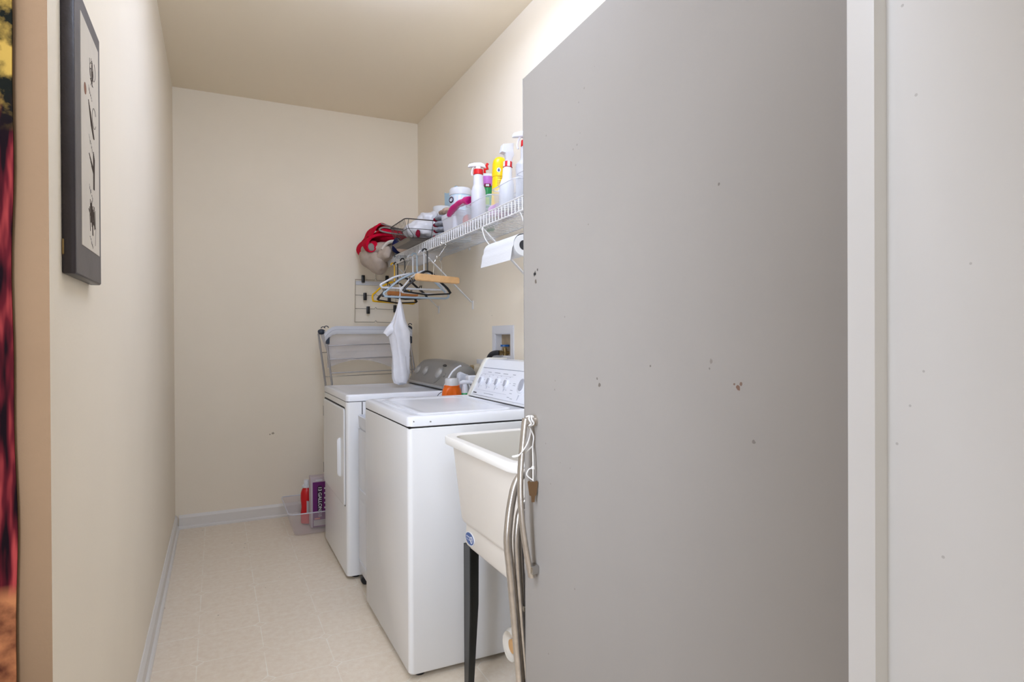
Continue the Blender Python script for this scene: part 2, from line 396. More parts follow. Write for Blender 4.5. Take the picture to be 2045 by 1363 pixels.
    def build(s, name, m, parent=None, loc=None, ang=38, recalc=True):
        bm = s.bm
        if recalc: bmesh.ops.recalc_face_normals(bm, faces=bm.faces)
        off = Vector(loc) if loc is not None else (OFF[parent.name] if parent is not None else Vector((0, 0, 0)))
        if off.length: bmesh.ops.translate(bm, verts=bm.verts, vec=-off)
        me = bpy.data.meshes.new(name); bm.to_mesh(me); bm.free()
        me.materials.append(m)
        for p in me.polygons: p.use_smooth = True
        me.set_sharp_from_angle(angle=radians(ang))
        o = bpy.data.objects.new(name, me); COL.objects.link(o)
        if parent is not None: o.parent = parent
        elif loc is not None: o.location = loc
        OFF[o.name] = off
        return o

def tag(o, label, cat=None, group=None, kind=None):
    if label: o['label'] = label
    if cat: o['category'] = cat
    if group: o['group'] = group
    if kind: o['kind'] = kind
    return o
def thing(name, loc, label, cat, group=None, kind=None):
    o = bpy.data.objects.new(name, None); COL.objects.link(o); o.location = loc
    o.empty_display_size = 0.05
    OFF[o.name] = Vector(loc)
    return tag(o, label, cat, group, kind)
def arc(cx, cy, r, a0, a1, n):
    return [(cx + r * cos(radians(a0 + (a1 - a0) * k / n)), cy + r * sin(radians(a0 + (a1 - a0) * k / n))) for k in range(n + 1)]
def spline(pts, n=6):
    pts = [Vector(p) for p in pts]; out = []
    q = [pts[0]] + pts + [pts[-1]]
    for i in range(1, len(q) - 2):
        p0, p1, p2, p3 = q[i - 1], q[i], q[i + 1], q[i + 2]
        for k in range(n):
            t = k / n
            out.append(0.5 * ((2 * p1) + (-p0 + p2) * t + (2 * p0 - 5 * p1 + 4 * p2 - p3) * t * t + (-p0 + 3 * p1 - 3 * p2 + p3) * t ** 3))
    out.append(pts[-1]); return out
def frame_matrix(o, x, y):
    x = Vector(x).normalized(); y = Vector(y).normalized(); z = x.cross(y)
    return Matrix(((x.x, y.x, z.x, o[0]), (x.y, y.y, z.y, o[1]), (x.z, y.z, z.z, o[2]), (0, 0, 0, 1)))
def lettering(name, text, size, M4, m, parent, depth=0.0004, align='CENTER', bold=0.0):
    cu = bpy.data.curves.new('lettering', 'FONT'); cu.body = text; cu.size = size; cu.align_x = align; cu.align_y = 'CENTER'
    cu.extrude = depth; cu.offset = bold
    to = bpy.data.objects.new('lettering_tmp', cu); COL.objects.link(to)
    dg = bpy.context.evaluated_depsgraph_get(); dg.update()
    me = bpy.data.meshes.new_from_object(to.evaluated_get(dg))
    COL.objects.unlink(to); bpy.data.objects.remove(to)
    me.transform(M4)
    me.transform(Matrix.Translation(-OFF[parent.name]))
    me.name = name
    me.materials.clear(); me.materials.append(m)
    o = bpy.data.objects.new(name, me); COL.objects.link(o); o.parent = parent; OFF[o.name] = OFF[parent.name]
    return o
def dup(o, loc=None):
    """a thing with copies of its parts and sub-parts"""
    c = o.copy(); COL.objects.link(c); OFF[c.name] = OFF.get(o.name, Vector((0, 0, 0)))
    if loc is not None: c.location = loc
    for ch in list(o.children):
        d = dup(ch); d.parent = c
    return c

# ------------------------------------------------------------------ room shell
XL, XR, YB, C = -0.2394, 1.331, 4.3215, 2.748
def struct(name, b, m, label, cat, **k):
    return tag(b.build(name, m, **k), label, cat, kind='structure')
struct('floor', B().box(-1.45, 1.6, -2.3, 4.45, -0.06, 0.0), M['floor'], 'worn beige vinyl floor with faint octagon and diamond tile pattern', 'floor')
struct('ceiling', B().box(-1.45, 1.6, -2.3, 4.45, C, C + 0.08), M['ceiling'], 'plain cream ceiling above the laundry corridor', 'ceiling')
struct('wall_back', B().box(-0.36, 1.45, YB, YB + 0.12, 0, C), M['wall'], 'cream far end wall behind the dryer', 'wall')
wl = B().box(XL - 0.12, XL, 1.195, YB, 0, C).build('wall_left', M['wall'])
wl.data.materials.append(M['tan'])
for p in wl.data.polygons:
    if p.normal.y < -0.9: p.material_index = 1
tag(wl, 'long pale wall on the left with the framed picture and a tan end', 'wall', kind='structure')
struct('wall_alcove', B().box(-1.45, XL - 0.12, 1.195, 1.315, 0, C), M['tan'], 'tan wall at far left carrying the dark red tapestry', 'wall')
# right wall with the recess for the washer box
OY0, OY1, OZ0, OZ1 = 2.762, 2.952, 1.085, 1.200
wr = B()
wr.box(XR, XR + 0.12, 0.25, OY0, 0, C).box(XR, XR + 0.12, OY1, YB, 0, C).box(XR, XR + 0.12, OY0, OY1, 0, OZ0).box(XR, XR + 0.12, OY0, OY1, OZ1, C)
struct('wall_right', wr, M['wall'], 'cream side wall behind the washer, dryer and wire shelf', 'wall')
wf = B()
wf.box(0.662, 1.45, 0.25, 0.4305, 0, C).box(-1.45, -0.33, 0.25, 0.4305, 0, C).box(-0.33, 0.662, 0.25, 0.4305, 1.86, C)
struct('wall_front', wf, M['hallpaint'], 'wall around the doorway the camera looks through', 'wall')
struct('wall_alcove_side', B().box(-1.57, -1.45, 0.25, 1.315, 0, C), M['hallpaint'], 'side wall of the alcove left of the doorway', 'wall')
wh = B().box(-1.57, -1.45, -2.3, 0.25, 0, C).box(1.45, 1.57, -2.3, 0.25, 0, C).box(-1.45, 1.45, -2.42, -2.3, 0, C)
struct('wall_hall', wh, M['hallpaint'], 'plain hall walls behind the camera', 'wall')
# steel door frame: soffit, stop, rabbet
prof = [(0.62, 0.25), (0.62, 0.3972), (0.6045, 0.3997), (0.604, 0.402), (0.604, 0.4285), (0.606, 0.4305), (0.662, 0.4305), (0.662, 0.25)]
fr = B().prism(prof, 'z', 0, 1.80)
fr.prism([(-0.33, 0.25), (-0.33, 0.4305), (-0.274, 0.4305), (-0.274, 0.40), (-0.29, 0.397), (-0.29, 0.25)], 'z', 0, 1.80)
fr.box(-0.33, 0.662, 0.25, 0.4305, 1.80, 1.86)
struct('trim_1', fr, M['jamb'], 'scuffed white metal door frame at the right edge', 'door frame')
# baseboards with a shoe strip
def baseboard(name, axis, a, b, wall, sgn, label):
    def q(d, z): return (wall + sgn * d, z)
    pr = [q(0, 0), q(0.024, 0), q(0.024, 0.010), q(0.020, 0.016), q(0.013, 0.018), q(0.013, 0.068), q(0.009, 0.078), q(0.004, 0.085), q(0, 0.085)]
    b_ = B().prism(pr, axis, a, b)
    struct(name, b_, M['base'], label, 'baseboard', ang=20)
baseboard('baseboard_left', 'y', 1.197, YB, XL, 1, 'white painted baseboard with shoe strip along the left wall')
baseboard('baseboard_back', 'x', XL + 0.02, XR, YB, -1, 'white painted baseboard with shoe strip along the far end wall')

# ------------------------------------------------------------------ corridor lamp
LX, LY0, LY1 = 0.62, 2.06, 2.47
t = thing('ceiling_light', (LX, (LY0 + LY1) / 2, C), 'flat square white lamp just below the corridor ceiling', 'lamp')
B().lathe([(0.0002, C), (0.055, C), (0.05, C - 0.02), (0.012, C - 0.025), (0.012, C - 0.09), (0.0002, C - 0.09)], Matrix.Translation((LX, (LY0 + LY1) / 2, 0)), 24).build('lamp_base', M['whitep'], t)
B().box(LX - 0.20, LX + 0.20, LY0, LY1, C - 0.120, C - 0.088, 0.008, 2).build('diffuser', M['glow'], t)

# ------------------------------------------------------------------ door with pull handle
dd = Vector((0.04327, 0.99906, 0)); dn = Vector((-0.99906, 0.04327, 0))       # along the face, out of the face
DP = Vector((0.659, 1.295, 0))
DH = 1.792
DLEN = 0.858
def dpt(along, out, z): return DP - dd * along + dn * out + Vector((0, 0, z))
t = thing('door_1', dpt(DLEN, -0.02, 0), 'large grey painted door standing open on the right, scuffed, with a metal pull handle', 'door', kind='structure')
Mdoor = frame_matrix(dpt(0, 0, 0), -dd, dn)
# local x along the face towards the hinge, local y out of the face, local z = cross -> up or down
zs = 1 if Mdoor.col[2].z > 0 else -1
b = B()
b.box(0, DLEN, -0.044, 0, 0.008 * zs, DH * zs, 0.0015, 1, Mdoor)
b.build('door_leaf', M['door'], t)
# strike hole plate
b = B(); b.box(0.055, 0.064, 0.0, 0.0012, 1.321 * zs, 1.326 * zs, 0, 1, Mdoor); b.build('lock_hole', M['gap'], t)
# pull handle: posts and bowed bar
h = B()
top = dpt(0.060, 0.0, 0.988); bot = dpt(0.063, 0.0, 0.650)
h.cyl(top, top + dn * 0.026, 0.0085, 16); h.cyl(top + dn * 0.0, top + dn * 0.004, 0.013, 16)
hb = h.build('handle_post', M['agedchrome'], t)
h = B(); h.prism([(0, 0)] * 0 or [(-0.0, -0.010), (0.012, -0.010), (0.012, 0.010), (-0.0, 0.010)], 'x', 0, 0.001)
h.bm.clear()
h.box(-0.012, 0.012, 0.0, 0.020, -0.010, 0.010, 0.003, 2, frame_matrix(bot, -dd, dn))
h.build('handle_post', M['chrome'], t)
h = B()
pts = spline([top + dn * 0.026 + Vector((0, 0, 0.006)), top + dn * 0.030 + Vector((0, 0, -0.02)), dpt(0.058, 0.0385, 0.865), dpt(0.059, 0.0365, 0.774), dpt(0.061, 0.026, 0.692), bot + dn * 0.014 + Vector((0, 0, -0.018))], 8)
h.tube(pts, 0.0085, 12, flat=(1.15, 0.75))
h.build('handle_bar', M['agedchrome'], t)

# key on a string tied to the handle
t = thing('key', dpt(0.066, 0.006, 0.80), 'small dark key dangling on white string from the door handle', 'key')
kx = 0.069; ko = 0.0115
kb = B()
Mk = frame_matrix(dpt(kx, 0.0125, 0.847), (0.90, -0.435, 0), (0, 0, 1))
kp = [(-0.012, 0.003), (-0.009, 0.006), (-0.004, 0.003), (0.0, 0.004), (0.004, 0.003), (0.009, 0.006), (0.012, 0.003), (0.008, -0.027), (0.005, -0.029), (0.004, -0.043), (-0.003, -0.043), (-0.004, -0.029), (-0.008, -0.027)]
bm2 = B(); bm2.prism(kp, 'z', -0.0012, 0.0012); bm2.bm.transform(Mk); bm2.build('key_blade', M['keymetal'], t)
sb = B()
tp = top + dn * 0.018
loop = [tp + Vector((0, 0, 0.0115)) + dd * 0.0]
ringp = [tp + dd * 0.0 + Vector((0, 0, 0)) + (dd * cos(a) + Vector((0, 0, 1)) * sin(a)) * 0.0105 + dn * (0.003 * sin(3 * a)) for a in [2 * pi * k / 20 for k in range(20)]]
sb.tube(ringp, 0.0022, 6, closed=True)
sb.tube([q + dn * -0.006 for q in ringp], 0.0022, 6, closed=True)
knot = tp + Vector((0, 0, -0.058)) - dn * 0.010
sb.tube(spline([tp + Vector((0, 0, -0.011)), tp + Vector((0, 0, -0.035)) - dn * 0.012, knot, dpt(kx, ko, 0.90), dpt(kx, ko, 0.852)], 6), 0.0016, 6)
sb.tube(spline([knot, dpt(0.060, 0.030, 0.915), dpt(0.050, 0.054, 0.908), dpt(0.066, 0.046, 0.912), dpt(0.070, 0.028, 0.935), tp + Vector((0, 0, -0.028)) - dn * 0.004, tp + Vector((0, 0, -0.012))], 6), 0.0016, 6)
sb.tube(spline([dpt(kx, ko, 0.882), dpt(kx - 0.006, ko + 0.008, 0.878), dpt(kx - 0.004, ko + 0.014, 0.866), dpt(kx, ko + 0.001, 0.854)], 5), 0.0015, 6)
sb.blob(dpt(kx, ko, 0.882), (0.004, 0.004, 0.005), 0.001, 200, 2)
sb.blob(tp + Vector((0, 0, 0.008)) - dn * 0.008, (0.006, 0.007, 0.004), 0.001, 200, 2)
sb.build('string', M['string'], t)

# ------------------------------------------------------------------ picture on the left wall
PX = XL + 0.0205
t = thing('framed_picture', (XL, 1.40, 1.294), 'black framed panel of four ink sketches hung on the left wall', 'picture')
B().box(XL + 0.0005, PX, 1.280, 1.532, 1.292, 1.806, 0.003, 2).build('frame', M['frame'], t)
B().box(PX - 0.0015, PX + 0.0008, 1.2825, 1.529, 1.2945, 1.803, 0.0006, 1).build('frame_face', M['mat_board'], t)
B().box(PX + 0.0006, PX + 0.0016, 1.328, 1.508, 1.350, 1.772).build('paper', M['parch'], t)
B().box(XL + 0.0008, XL + 0.004, 1.2785, 1.283, 1.325, 1.352, 0.001, 1).build('hanging_clip', M['brass'], t)
ik = B(); rr = random.Random(3)
def stroke(p, w=0.0012):
    ik.tube([(PX + 0.0015, y, z) for y, z in p], w * 0.62, 5)
for ci, (cz, kind) in enumerate(((1.700, 0), (1.605, 1), (1.510, 2), (1.415, 3))):
    cy = 1.43
    if kind == 0:
        for k in range(7): stroke([(cy + rr.uniform(-.02, .02), cz + rr.uniform(-.03, .03)) for _ in range(3)])
        stroke([(a + cy, b_ + cz) for a, b_ in arc(0, 0, 0.018, 0, 360, 10)]); stroke([(a + cy + .02, b_ + cz + .01) for a, b_ in arc(0, 0, 0.02, 60, -120, 8)])
    elif kind == 1:
        for k in range(5): stroke([(cy - .035 + k * .005, cz + .03 - k * .004), (cy - .01 + k * .004, cz - .01), (cy + .015 + k * .002, cz - .03)], 0.0018)
        stroke([(a + cy + .025, b_ + cz + .012) for a, b_ in arc(0, 0, 0.02, 30, 330, 10)])
    elif kind == 2:
        for k in range(5): stroke([(cy + .012 + k * .003, cz + .038 - k * .003), (cy + .012 + k * .002, cz - .036)], 0.0022)
        for k in range(4): stroke([(cy - .032 + k * .008, cz + .024 - k * .006), (cy + .016, cz + .002 - k * .003)], 0.0018)
    else:
        for k in range(10): stroke([(cy - .03 + k * .0055, cz + rr.uniform(.01, .036)), (cy - .024 + k * .0055, cz - rr.uniform(.01, .034))], 0.0016)
        stroke([(cy - .04, cz + .012), (cy - .01, cz - .004), (cy + .03, cz - .016)], 0.0016); stroke([(cy + .03, cz + .02), (cy + .034, cz - .02), (cy + .028, cz - .05)], 0.001)
    for k in range(5):
        y0 = cy - .03 + k * .007
        stroke([(y0, cz - .036 - k * .004 + rr.uniform(-.003, .003)), (y0 + .004, cz - .044 - k * .004 + rr.uniform(-.004, .004)), (y0 + .006, cz - .038 - k * .004)], 0.0007)
ik.build('ink_sketches', M['ink'], t)
B().lathe([(0.0001, 0), (0.011, 0), (0.011, 0.0006), (0.0001, 0.0006)], Matrix.Translation((PX + 0.0014, 1.365, 1.645)) @ Matrix.Rotation(pi / 2, 4, 'Y'), 14).build('red_seal', M['seal'], t)

# ------------------------------------------------------------------ tapestry at far left
t = thing('wall_tapestry', (-0.7, 1.19, 0.62), 'dark red tapestry with yellow leaves hung at the far left edge', 'tapestry')
g = []
for i in range(40):
    z = 0.40 + (2.10 - 0.40) * i / 39
    e = 0.0018 * sin(z * 9) + 0.001 * sin(z * 23)
    g.append([Vector((-1.15 + ( -0.2835 + e + 1.15) * j / 12, 1.188 - 0.0025 * (1 + sin(j * 1.7 + z * 3)), z)) for j in range(13)])
B().sheet(g, 0.003).build('woven_panel', M['tapestry'], t)
B().cyl((-1.17, 1.183, 2.105), (-0.27, 1.183, 2.105), 0.009, 12).build('hanging_rod', M['blackmetal'], t)

# ------------------------------------------------------------------ washing machine
WX, WY0, WY1 = 0.5844, 2.0256, 2.7048
t = thing('washing_machine', (0.92, 2.365, 0), 'white top loading washer with four small dials beside the laundry tub', 'washing machine')
WB = 1.27
b = B(); b.loft([rrect(WX + 0.006, WB, WY0 + 0.006, WY1 - 0.006, 0.014, 0.022, 4), rrect(WX, WB, WY0, WY1, 0.017, 0.03, 4), rrect(WX, WB, WY0, WY1, 0.017, 0.866, 4), rrect(WX + 0.003, WB, WY0 + 0.003, WY1 - 0.003, 0.015, 0.869, 4)])
b.build('cabinet', M['white_app'], t)
B().box(WX + 0.004, WB - 0.005, WY0 + 0.004, WY1 - 0.004, 0.868, 0.876).build('gasket', M['gap'], t)
b = B()
def wr_(d, z, r=0.02): return rrect(WX + d, WB, WY0 + d, WY1 - d, r, z, 4)
b.loft([wr_(0.004, 0.8735), wr_(-0.001, 0.876, 0.022), wr_(-0.001, 0.900, 0.022), wr_(0.003, 0.908, 0.02), wr_(0.012, 0.9115, 0.02), wr_(0.030, 0.9105, 0.02), wr_(0.040, 0.907, 0.02)])
b.build('top_deck', M['white_app2'], t)
b = B()
def lr(d, z, r=0.035): return rrect(0.642 + d, 1.01 - d, 2.08 + d, 2.65 - d, r, z, 5)
b.loft([lr(0, 0.9), lr(0, 0.910), lr(0.006, 0.9125), lr(0.022, 0.9125), lr(0.030, 0.9095), lr(0.045, 0.909), lr(0.12, 0.9112)])
b.build('lid', M['white_app2'], t)
# back strip line and console
b = B().prism([(1.068, 0.908), (1.148, 1.066), (1.156, 1.078), (1.170, 1.082), (1.255, 1.078), (1.262, 1.07), (1.262, 0.908)], 'y', 2.046, 2.664, 0.0)
b.build('console', M['white_app2'], t)
B().box(1.060, 1.075, 2.05, 2.66, 0.906, 0.9095).build('gasket', M['gap'], t)
for y0, y1 in ((2.664, 2.686), (2.040, 2.046)):
    B().prism([(1.058, 0.908), (1.140, 1.068), (1.150, 1.082), (1.170, 1.086), (1.26, 1.082), (1.268, 1.07), (1.268, 0.908)], 'y', y0, y1, 0.002).build('end_cap', M['cream_plastic'], t)
tv = Vector((0.080, 0, 0.158)).normalized(); nv = Vector((-tv.z, 0, tv.x))
def wp(y, s, out=0.0):   # y, distance up the console face from its foot
    return Vector((1.0665, y, 0.905)) + tv * s + nv * out
Mc = lambda y, s, out: frame_matrix(wp(y, s, out), (0, -1, 0), tv)
b = B(); b.box(-0.30, 0.30, -0.0005, 0.0008, 0.0, 0.0034, 0, 1, Mc(2.355, 0.151, 0)); b.build('panel_edge', M['print_light'], t)
def wknob(y, s, r, tilt=0.35):
    k = B()
    k.lathe([(r * 1.25, 0.002), (r * 1.25, 0.0045), (r * 1.05, 0.0055), (r, 0.009), (r * 0.93, 0.0105), (0.0002, 0.011)], Mc(y, s, 0.0), 28)
    ko_ = k.build('knob', M['panel'], t)
    g_ = B(); Mg = Mc(y, s, 0.011) @ Matrix.Rotation(tilt, 4, 'Z')
    g_.loft([[Mg @ q for q in rrect(-r * 0.48, r * 0.48, -r * 0.82, r * 0.82, r * 0.46, -0.002, 5)], [Mg @ q for q in rrect(-r * 0.42, r * 0.42, -r * 0.76, r * 0.76, r * 0.4, 0.0035, 5)]])
    g_.build('grip', M['knobgrip'], ko_)
    p_ = B(); Mp = Mc(y, s, 0.0005)
    p_.prism([(-0.006, -r * 1.1), (0.006, -r * 1.1), (0.001, -r * 1.9), (-0.001, -r * 1.9)], 'z', 0.002, 0.0036); p_.bm.transform(Mp)
    p_.build('pointer', M['print_light'], ko_)
for y, s in ((2.608, 0.083), (2.518, 0.084), (2.430, 0.086), (2.340, 0.086)): wknob(y, s, 0.0185)
wknob(2.185, 0.089, 0.034)
mk = B(); rr = random.Random(5)
for y, w_ in ((2.555, .036), (2.470, .058), (2.385, .046), (2.300, .026)):
    mk.box(-w_ / 2, w_ / 2, -0.0013, 0.0013, 0.0028, 0.0033, 0, 1, Mc(y, 0.130, 0))
for y in (2.608, 2.518, 2.430, 2.340):
    for k in range(5):
        a = radians(-50 + 60 * k)
        dy, ds = 0.034 * cos(a), 0.034 * sin(a)
        mk.box(-0.005, 0.005, -0.0008, 0.0008, 0.0028, 0.0033, 0, 1, Mc(y - dy, 0.085 + ds, 0))
mk.box(-0.05, 0.05, -0.001, 0.001, 0.0028, 0.0033, 0, 1, Mc(2.47, 0.028, 0))
for k, (y, s) in enumerate(((2.265, .092), (2.262, .084), (2.268, .062), (2.262, .048), (2.27, .03), (2.24, .026))):
    mk.box(-0.011, 0.011, -0.0011, 0.0011, 0.0028, 0.0033, 0, 1, Mc(y, s, 0))
n_grey = len(mk.bm.faces)
for y0, y1, s in ((2.632, 2.30, 0.120), (2.632, 2.30, 0.040)):
    mk.box(-(y0 - y1) / 2, (y0 - y1) / 2, -0.0005, 0.0005, 0.0028, 0.0032, 0, 1, Mc((y0 + y1) / 2, s, 0))
n_light = len(mk.bm.faces)
mk.box(-0.29, 0.29, -0.064, 0.072, -0.004, 0.0028, 0.002, 1, Mc(2.355, 0.078, 0))
cp = mk.build('control_panel', M['panel'], t)
cp.data.materials.append(M['print_grey']); cp.data.materials.append(M['print_light'])
for p in cp.data.polygons: p.material_index = 1 if p.index < n_grey else 2 if p.index < n_light else 0
mk = B()
for k, (dx, w_, h_) in enumerate(((-0.015, .006, .007), (-0.007, .006, .005), (0.001, .007, .005), (0.009, .006, .005), (0.016, .005, .004))):
    mk.box(dx - w_ / 2, dx + w_ / 2, -h_ / 2, h_ / 2, 0.0028, 0.0034, 0, 1, Mc(2.620, 0.024, 0) @ Matrix.Shear('XY', 4, (0.25, 0)) if False else Mc(2.620, 0.024, 0))
mk.build('maker_badge', M['black'], t)
for x_, y_ in ((WX + 0.05, WY0 + 0.05), (WX + 0.05, WY1 - 0.05), (WB - 0.06, WY0 + 0.05), (WB - 0.06, WY1 - 0.05)):
    B().lathe([(0.018, 0.0), (0.02, 0.004), (0.02, 0.014), (0.01, 0.016), (0.01, 0.024)], Matrix.Translation((x_, y_, 0)), 12).build('foot', M['rubber'], t)

# ------------------------------------------------------------------ clothes dryer
DX, DY0, DY1 = 0.5634, 3.0168, 3.7019
t = thing('clothes_dryer', (0.90, 3.36, 0), 'white front loading dryer with a silver curved console near the back wall', 'dryer')
DB_ = 1.25
b = B(); b.loft([rrect(DX, DX + 0.13, DY0, DY1, 0.02, 0.02, 5), rrect(DX, DX + 0.13, DY0, DY1, 0.02, 0.869, 5)]); b.build('front_panel', M['white_app'], t)
B().box(DX + 0.078, DB_, DY0 - 0.0012, DY1 + 0.0012, 0.02, 0.869, 0.001, 1).build('cabinet', M['white_app'], t)
B().box(DX + 0.0745, DX + 0.0785, DY0 - 0.0006, DY1 + 0.0006, 0.022, 0.868).build('gasket', M['gap'], t)
B().box(DX + 0.006, DB_ - 0.004, DY0 + 0.005, DY1 - 0.005, 0.868, 0.8725).build('gasket', M['gap'], t)
b = B()
def dr_(d, z, r=0.02): return rrect(DX + d, DB_, DY0 + d, DY1 - d, r, z, 4)
b.loft([dr_(0.003, 0.871), dr_(-0.001, 0.873), dr_(-0.001, 0.898), dr_(0.003, 0.904), dr_(0.012, 0.906), dr_(0.03, 0.9045), dr_(0.04, 0.902)])
b.build('top_deck', M['white_app2'], t)
d_ = B(); d_.loft([[Vector((DX + 0.001, p.x, p.y)) for p in rrect(3.046, 3.676, 0.352, 0.842, 0.02, 0, 4)], [Vector((DX - 0.0005, p.x, p.y)) for p in rrect(3.046, 3.676, 0.352, 0.842, 0.02, 0, 4)]])
d_.build('door_gap', M['gap'], t)
d_ = B(); d_.loft([[Vector((DX + x_, p.x, p.y)) for p in rrect(3.050 + e, 3.672 - e, 0.356 + e, 0.834 - e, 0.018, 0, 4)] for x_, e in ((0.001, 0), (-0.0055, 0), (-0.008, 0.003), (-0.0085, 0.008))])
do = d_.build('door', M['white_app'], t)
hb = B(); hb.loft([[Vector((DX - 0.008 - o_, p.x, p.y)) for p in rrect(3.128 + e, 3.154 - e, 0.484 + e * 2, 0.682 - e * 2, 0.012, 0, 4)] for o_, e in ((-0.002, 0), (0.008, 0.001), (0.014, 0.004), (0.017, 0.009))])
hb.build('handle', M['white_app2'], do)
hb = B(); hb.box(DX - 0.0075, DX - 0.001, 3.672, 3.690, 0.73, 0.79, 0.002, 1); hb.build('hinge', M['rubber'], t)
hb = B(); hb.box(DX - 0.0075, DX - 0.001, 3.672, 3.690, 0.40, 0.46, 0.002, 1); hb.build('hinge', M['rubber'], t)
# curved silver console
cs = B(); rings = []; N = 26
for i in range(N + 1):
    s = i / N; y = 3.690 - 0.655 * s
    edge = max(0.0, 1 - min(s, 1 - s) / 0.10)
    dz = -0.022 * edge ** 2.2 + 0.012 * sin(pi * s)
    dx = 0.006 * edge ** 2
    zt = 1.047 + dz
    rings.append([Vector((x_ + dx, y, z_)) for x_, z_ in ((1.072, 0.906), (1.066, 0.918), (1.070, 0.932), (1.090, 0.965), (1.112, 0.905 + (zt - 0.905) * 0.68), (1.132, 0.905 + (zt - 0.905) * 0.87), (1.152, zt - 0.004), (1.172, zt), (1.205, zt - 0.004), (1.235, zt - 0.020), (1.245, zt - 0.06), (1.245, 0.906))])
cs.loft(rings); cs.build('console', M['silver'], t, ang=60)
lipb = B(); lipb.tube(spline([(1.066, 3.688, 0.918), (1.063, 3.55, 0.920), (1.063, 3.2, 0.920), (1.066, 3.040, 0.918)], 6), 0.008, 8); lipb.build('console_lip', M['silver2'], t)
tr = B(); tr.tube(spline([(1.070, 3.034, 0.922), (1.090, 3.032, 0.962), (1.117, 3.032, 1.002), (1.146, 3.032, 1.024), (1.165, 3.033, 1.032)], 6), 0.005, 8); tr.build('chrome_strip', M['whitep'], t)
B().prism([(1.076, 0.908), (1.072, 0.92), (1.092, 0.962), (1.116, 1.0), (1.146, 1.022), (1.172, 1.030), (1.215, 1.026), (1.243, 1.0), (1.245, 0.908)], 'y', 3.024, 3.036, 0.003).build('end_cap', M['silver'], t)
Mdk = lambda y, s: frame_matrix(Vector((1.070, y, 0.932)) + Vector((0.055, 0, 0.090)).normalized() * s, (0, -1, 0), Vector((0.055, 0, 0.090)).normalized())
for y in (3.60, 3.445):
    k = B(); k.lathe([(0.030, -0.004), (0.030, 0.003), (0.027, 0.005), (0.024, 0.012), (0.021, 0.014), (0.0002, 0.0145)], Mdk(y, 0.066), 24); k.build('knob', M['silver2'], t)
k = B(); k.lathe([(0.052, -0.006), (0.052, 0.003), (0.047, 0.0045), (0.0002, 0.0045)], Mdk(3.205, 0.055), 32); k.build('dial_plate', M['rubber' if False else 'silver'], t)
k = B(); k.lathe([(0.034, 0.003), (0.034, 0.006), (0.030, 0.009), (0.027, 0.016), (0.024, 0.018), (0.0002, 0.0185)], Mdk(3.195, 0.064), 28); k.build('dial', M['silver2'], t)
k = B(); k.lathe([(0.012, -0.002), (0.012, 0.006), (0.009, 0.008), (0.0002, 0.008)], Mdk(3.105, 0.055), 20); k.build('start_button', M['silver'], t)
k = B(); Mb = Mdk(3.18, 0.112); k.loft([[Mb @ Vector((0.028 * cos(a), 0.008 * sin(a), z_)) for a in [2 * pi * q / 20 for q in range(20)]] for z_ in (-0.004, 0.004)]); k.build('maker_badge', M['black'], t)
for x_, y_ in ((DX + 0.05, DY0 + 0.05), (DX + 0.05, DY1 - 0.05), (DB_ - 0.06, DY0 + 0.05), (DB_ - 0.06, DY1 - 0.05)):
    B().lathe([(0.018, 0.0), (0.02, 0.004), (0.02, 0.014), (0.01, 0.016), (0.01, 0.024)], Matrix.Translation((x_, y_, 0)), 12).build('foot', M['rubber'], t)

# ------------------------------------------------------------------ slim cart between washer and dryer
t = thing('storage_cart', (0.86, 2.86, 0), 'slim white plastic tray cart tucked between washer and dryer', 'cart')
CY0, CY1, CX0, CX1 = 2.745, 2.975, 0.605, 1.23
for z0, z1 in ((0.745, 0.812), (0.40, 0.465), (0.055, 0.12)):
    b = B(); b.loft([rrect(CX0 + 0.012, CX1 - 0.012, CY0 + 0.012, CY1 - 0.012, 0.03, z0), rrect(CX0 + 0.004, CX1 - 0.004, CY0 + 0.004, CY1 - 0.004, 0.03, z0 + 0.012), rrect(CX0, CX1, CY0, CY1, 0.03, z1), rrect(CX0 + 0.006, CX1 - 0.006, CY0 + 0.006, CY1 - 0.006, 0.026, z1), rrect(CX0 + 0.012, CX1 - 0.012, CY0 + 0.012, CY1 - 0.012, 0.022, z0 + 0.012)])
    b.build('tray', M['whitep'], t)
for x_, y_ in ((CX0 + 0.03, CY0 + 0.03), (CX0 + 0.03, CY1 - 0.03), (CX1 - 0.03, CY0 + 0.03), (CX1 - 0.03, CY1 - 0.03)):
    B().cyl((x_, y_, 0.045), (x_, y_, 0.75), 0.013).build('post', M['whitep'], t)
    B().cyl((x_, y_ - 0.01, 0.022), (x_, y_ + 0.01, 0.022), 0.022, 16).build('caster', M['rubber'], t)
for y_ in (CY0 + 0.01, CY1 - 0.014):
    B().box(CX0 + 0.02, CX0 + 0.024, CY0 + 0.03, CY1 - 0.03, 0.12, 0.75).bm.free()
B().loft([rrect(CX0 + 0.004, CX0 + 0.016, CY0 + 0.012, CY1 - 0.012, 0.004, 0.118), rrect(CX0 + 0.004, CX0 + 0.016, CY0 + 0.012, CY1 - 0.012, 0.004, 0.748)]).build('front_panel', M['whitep'], t)

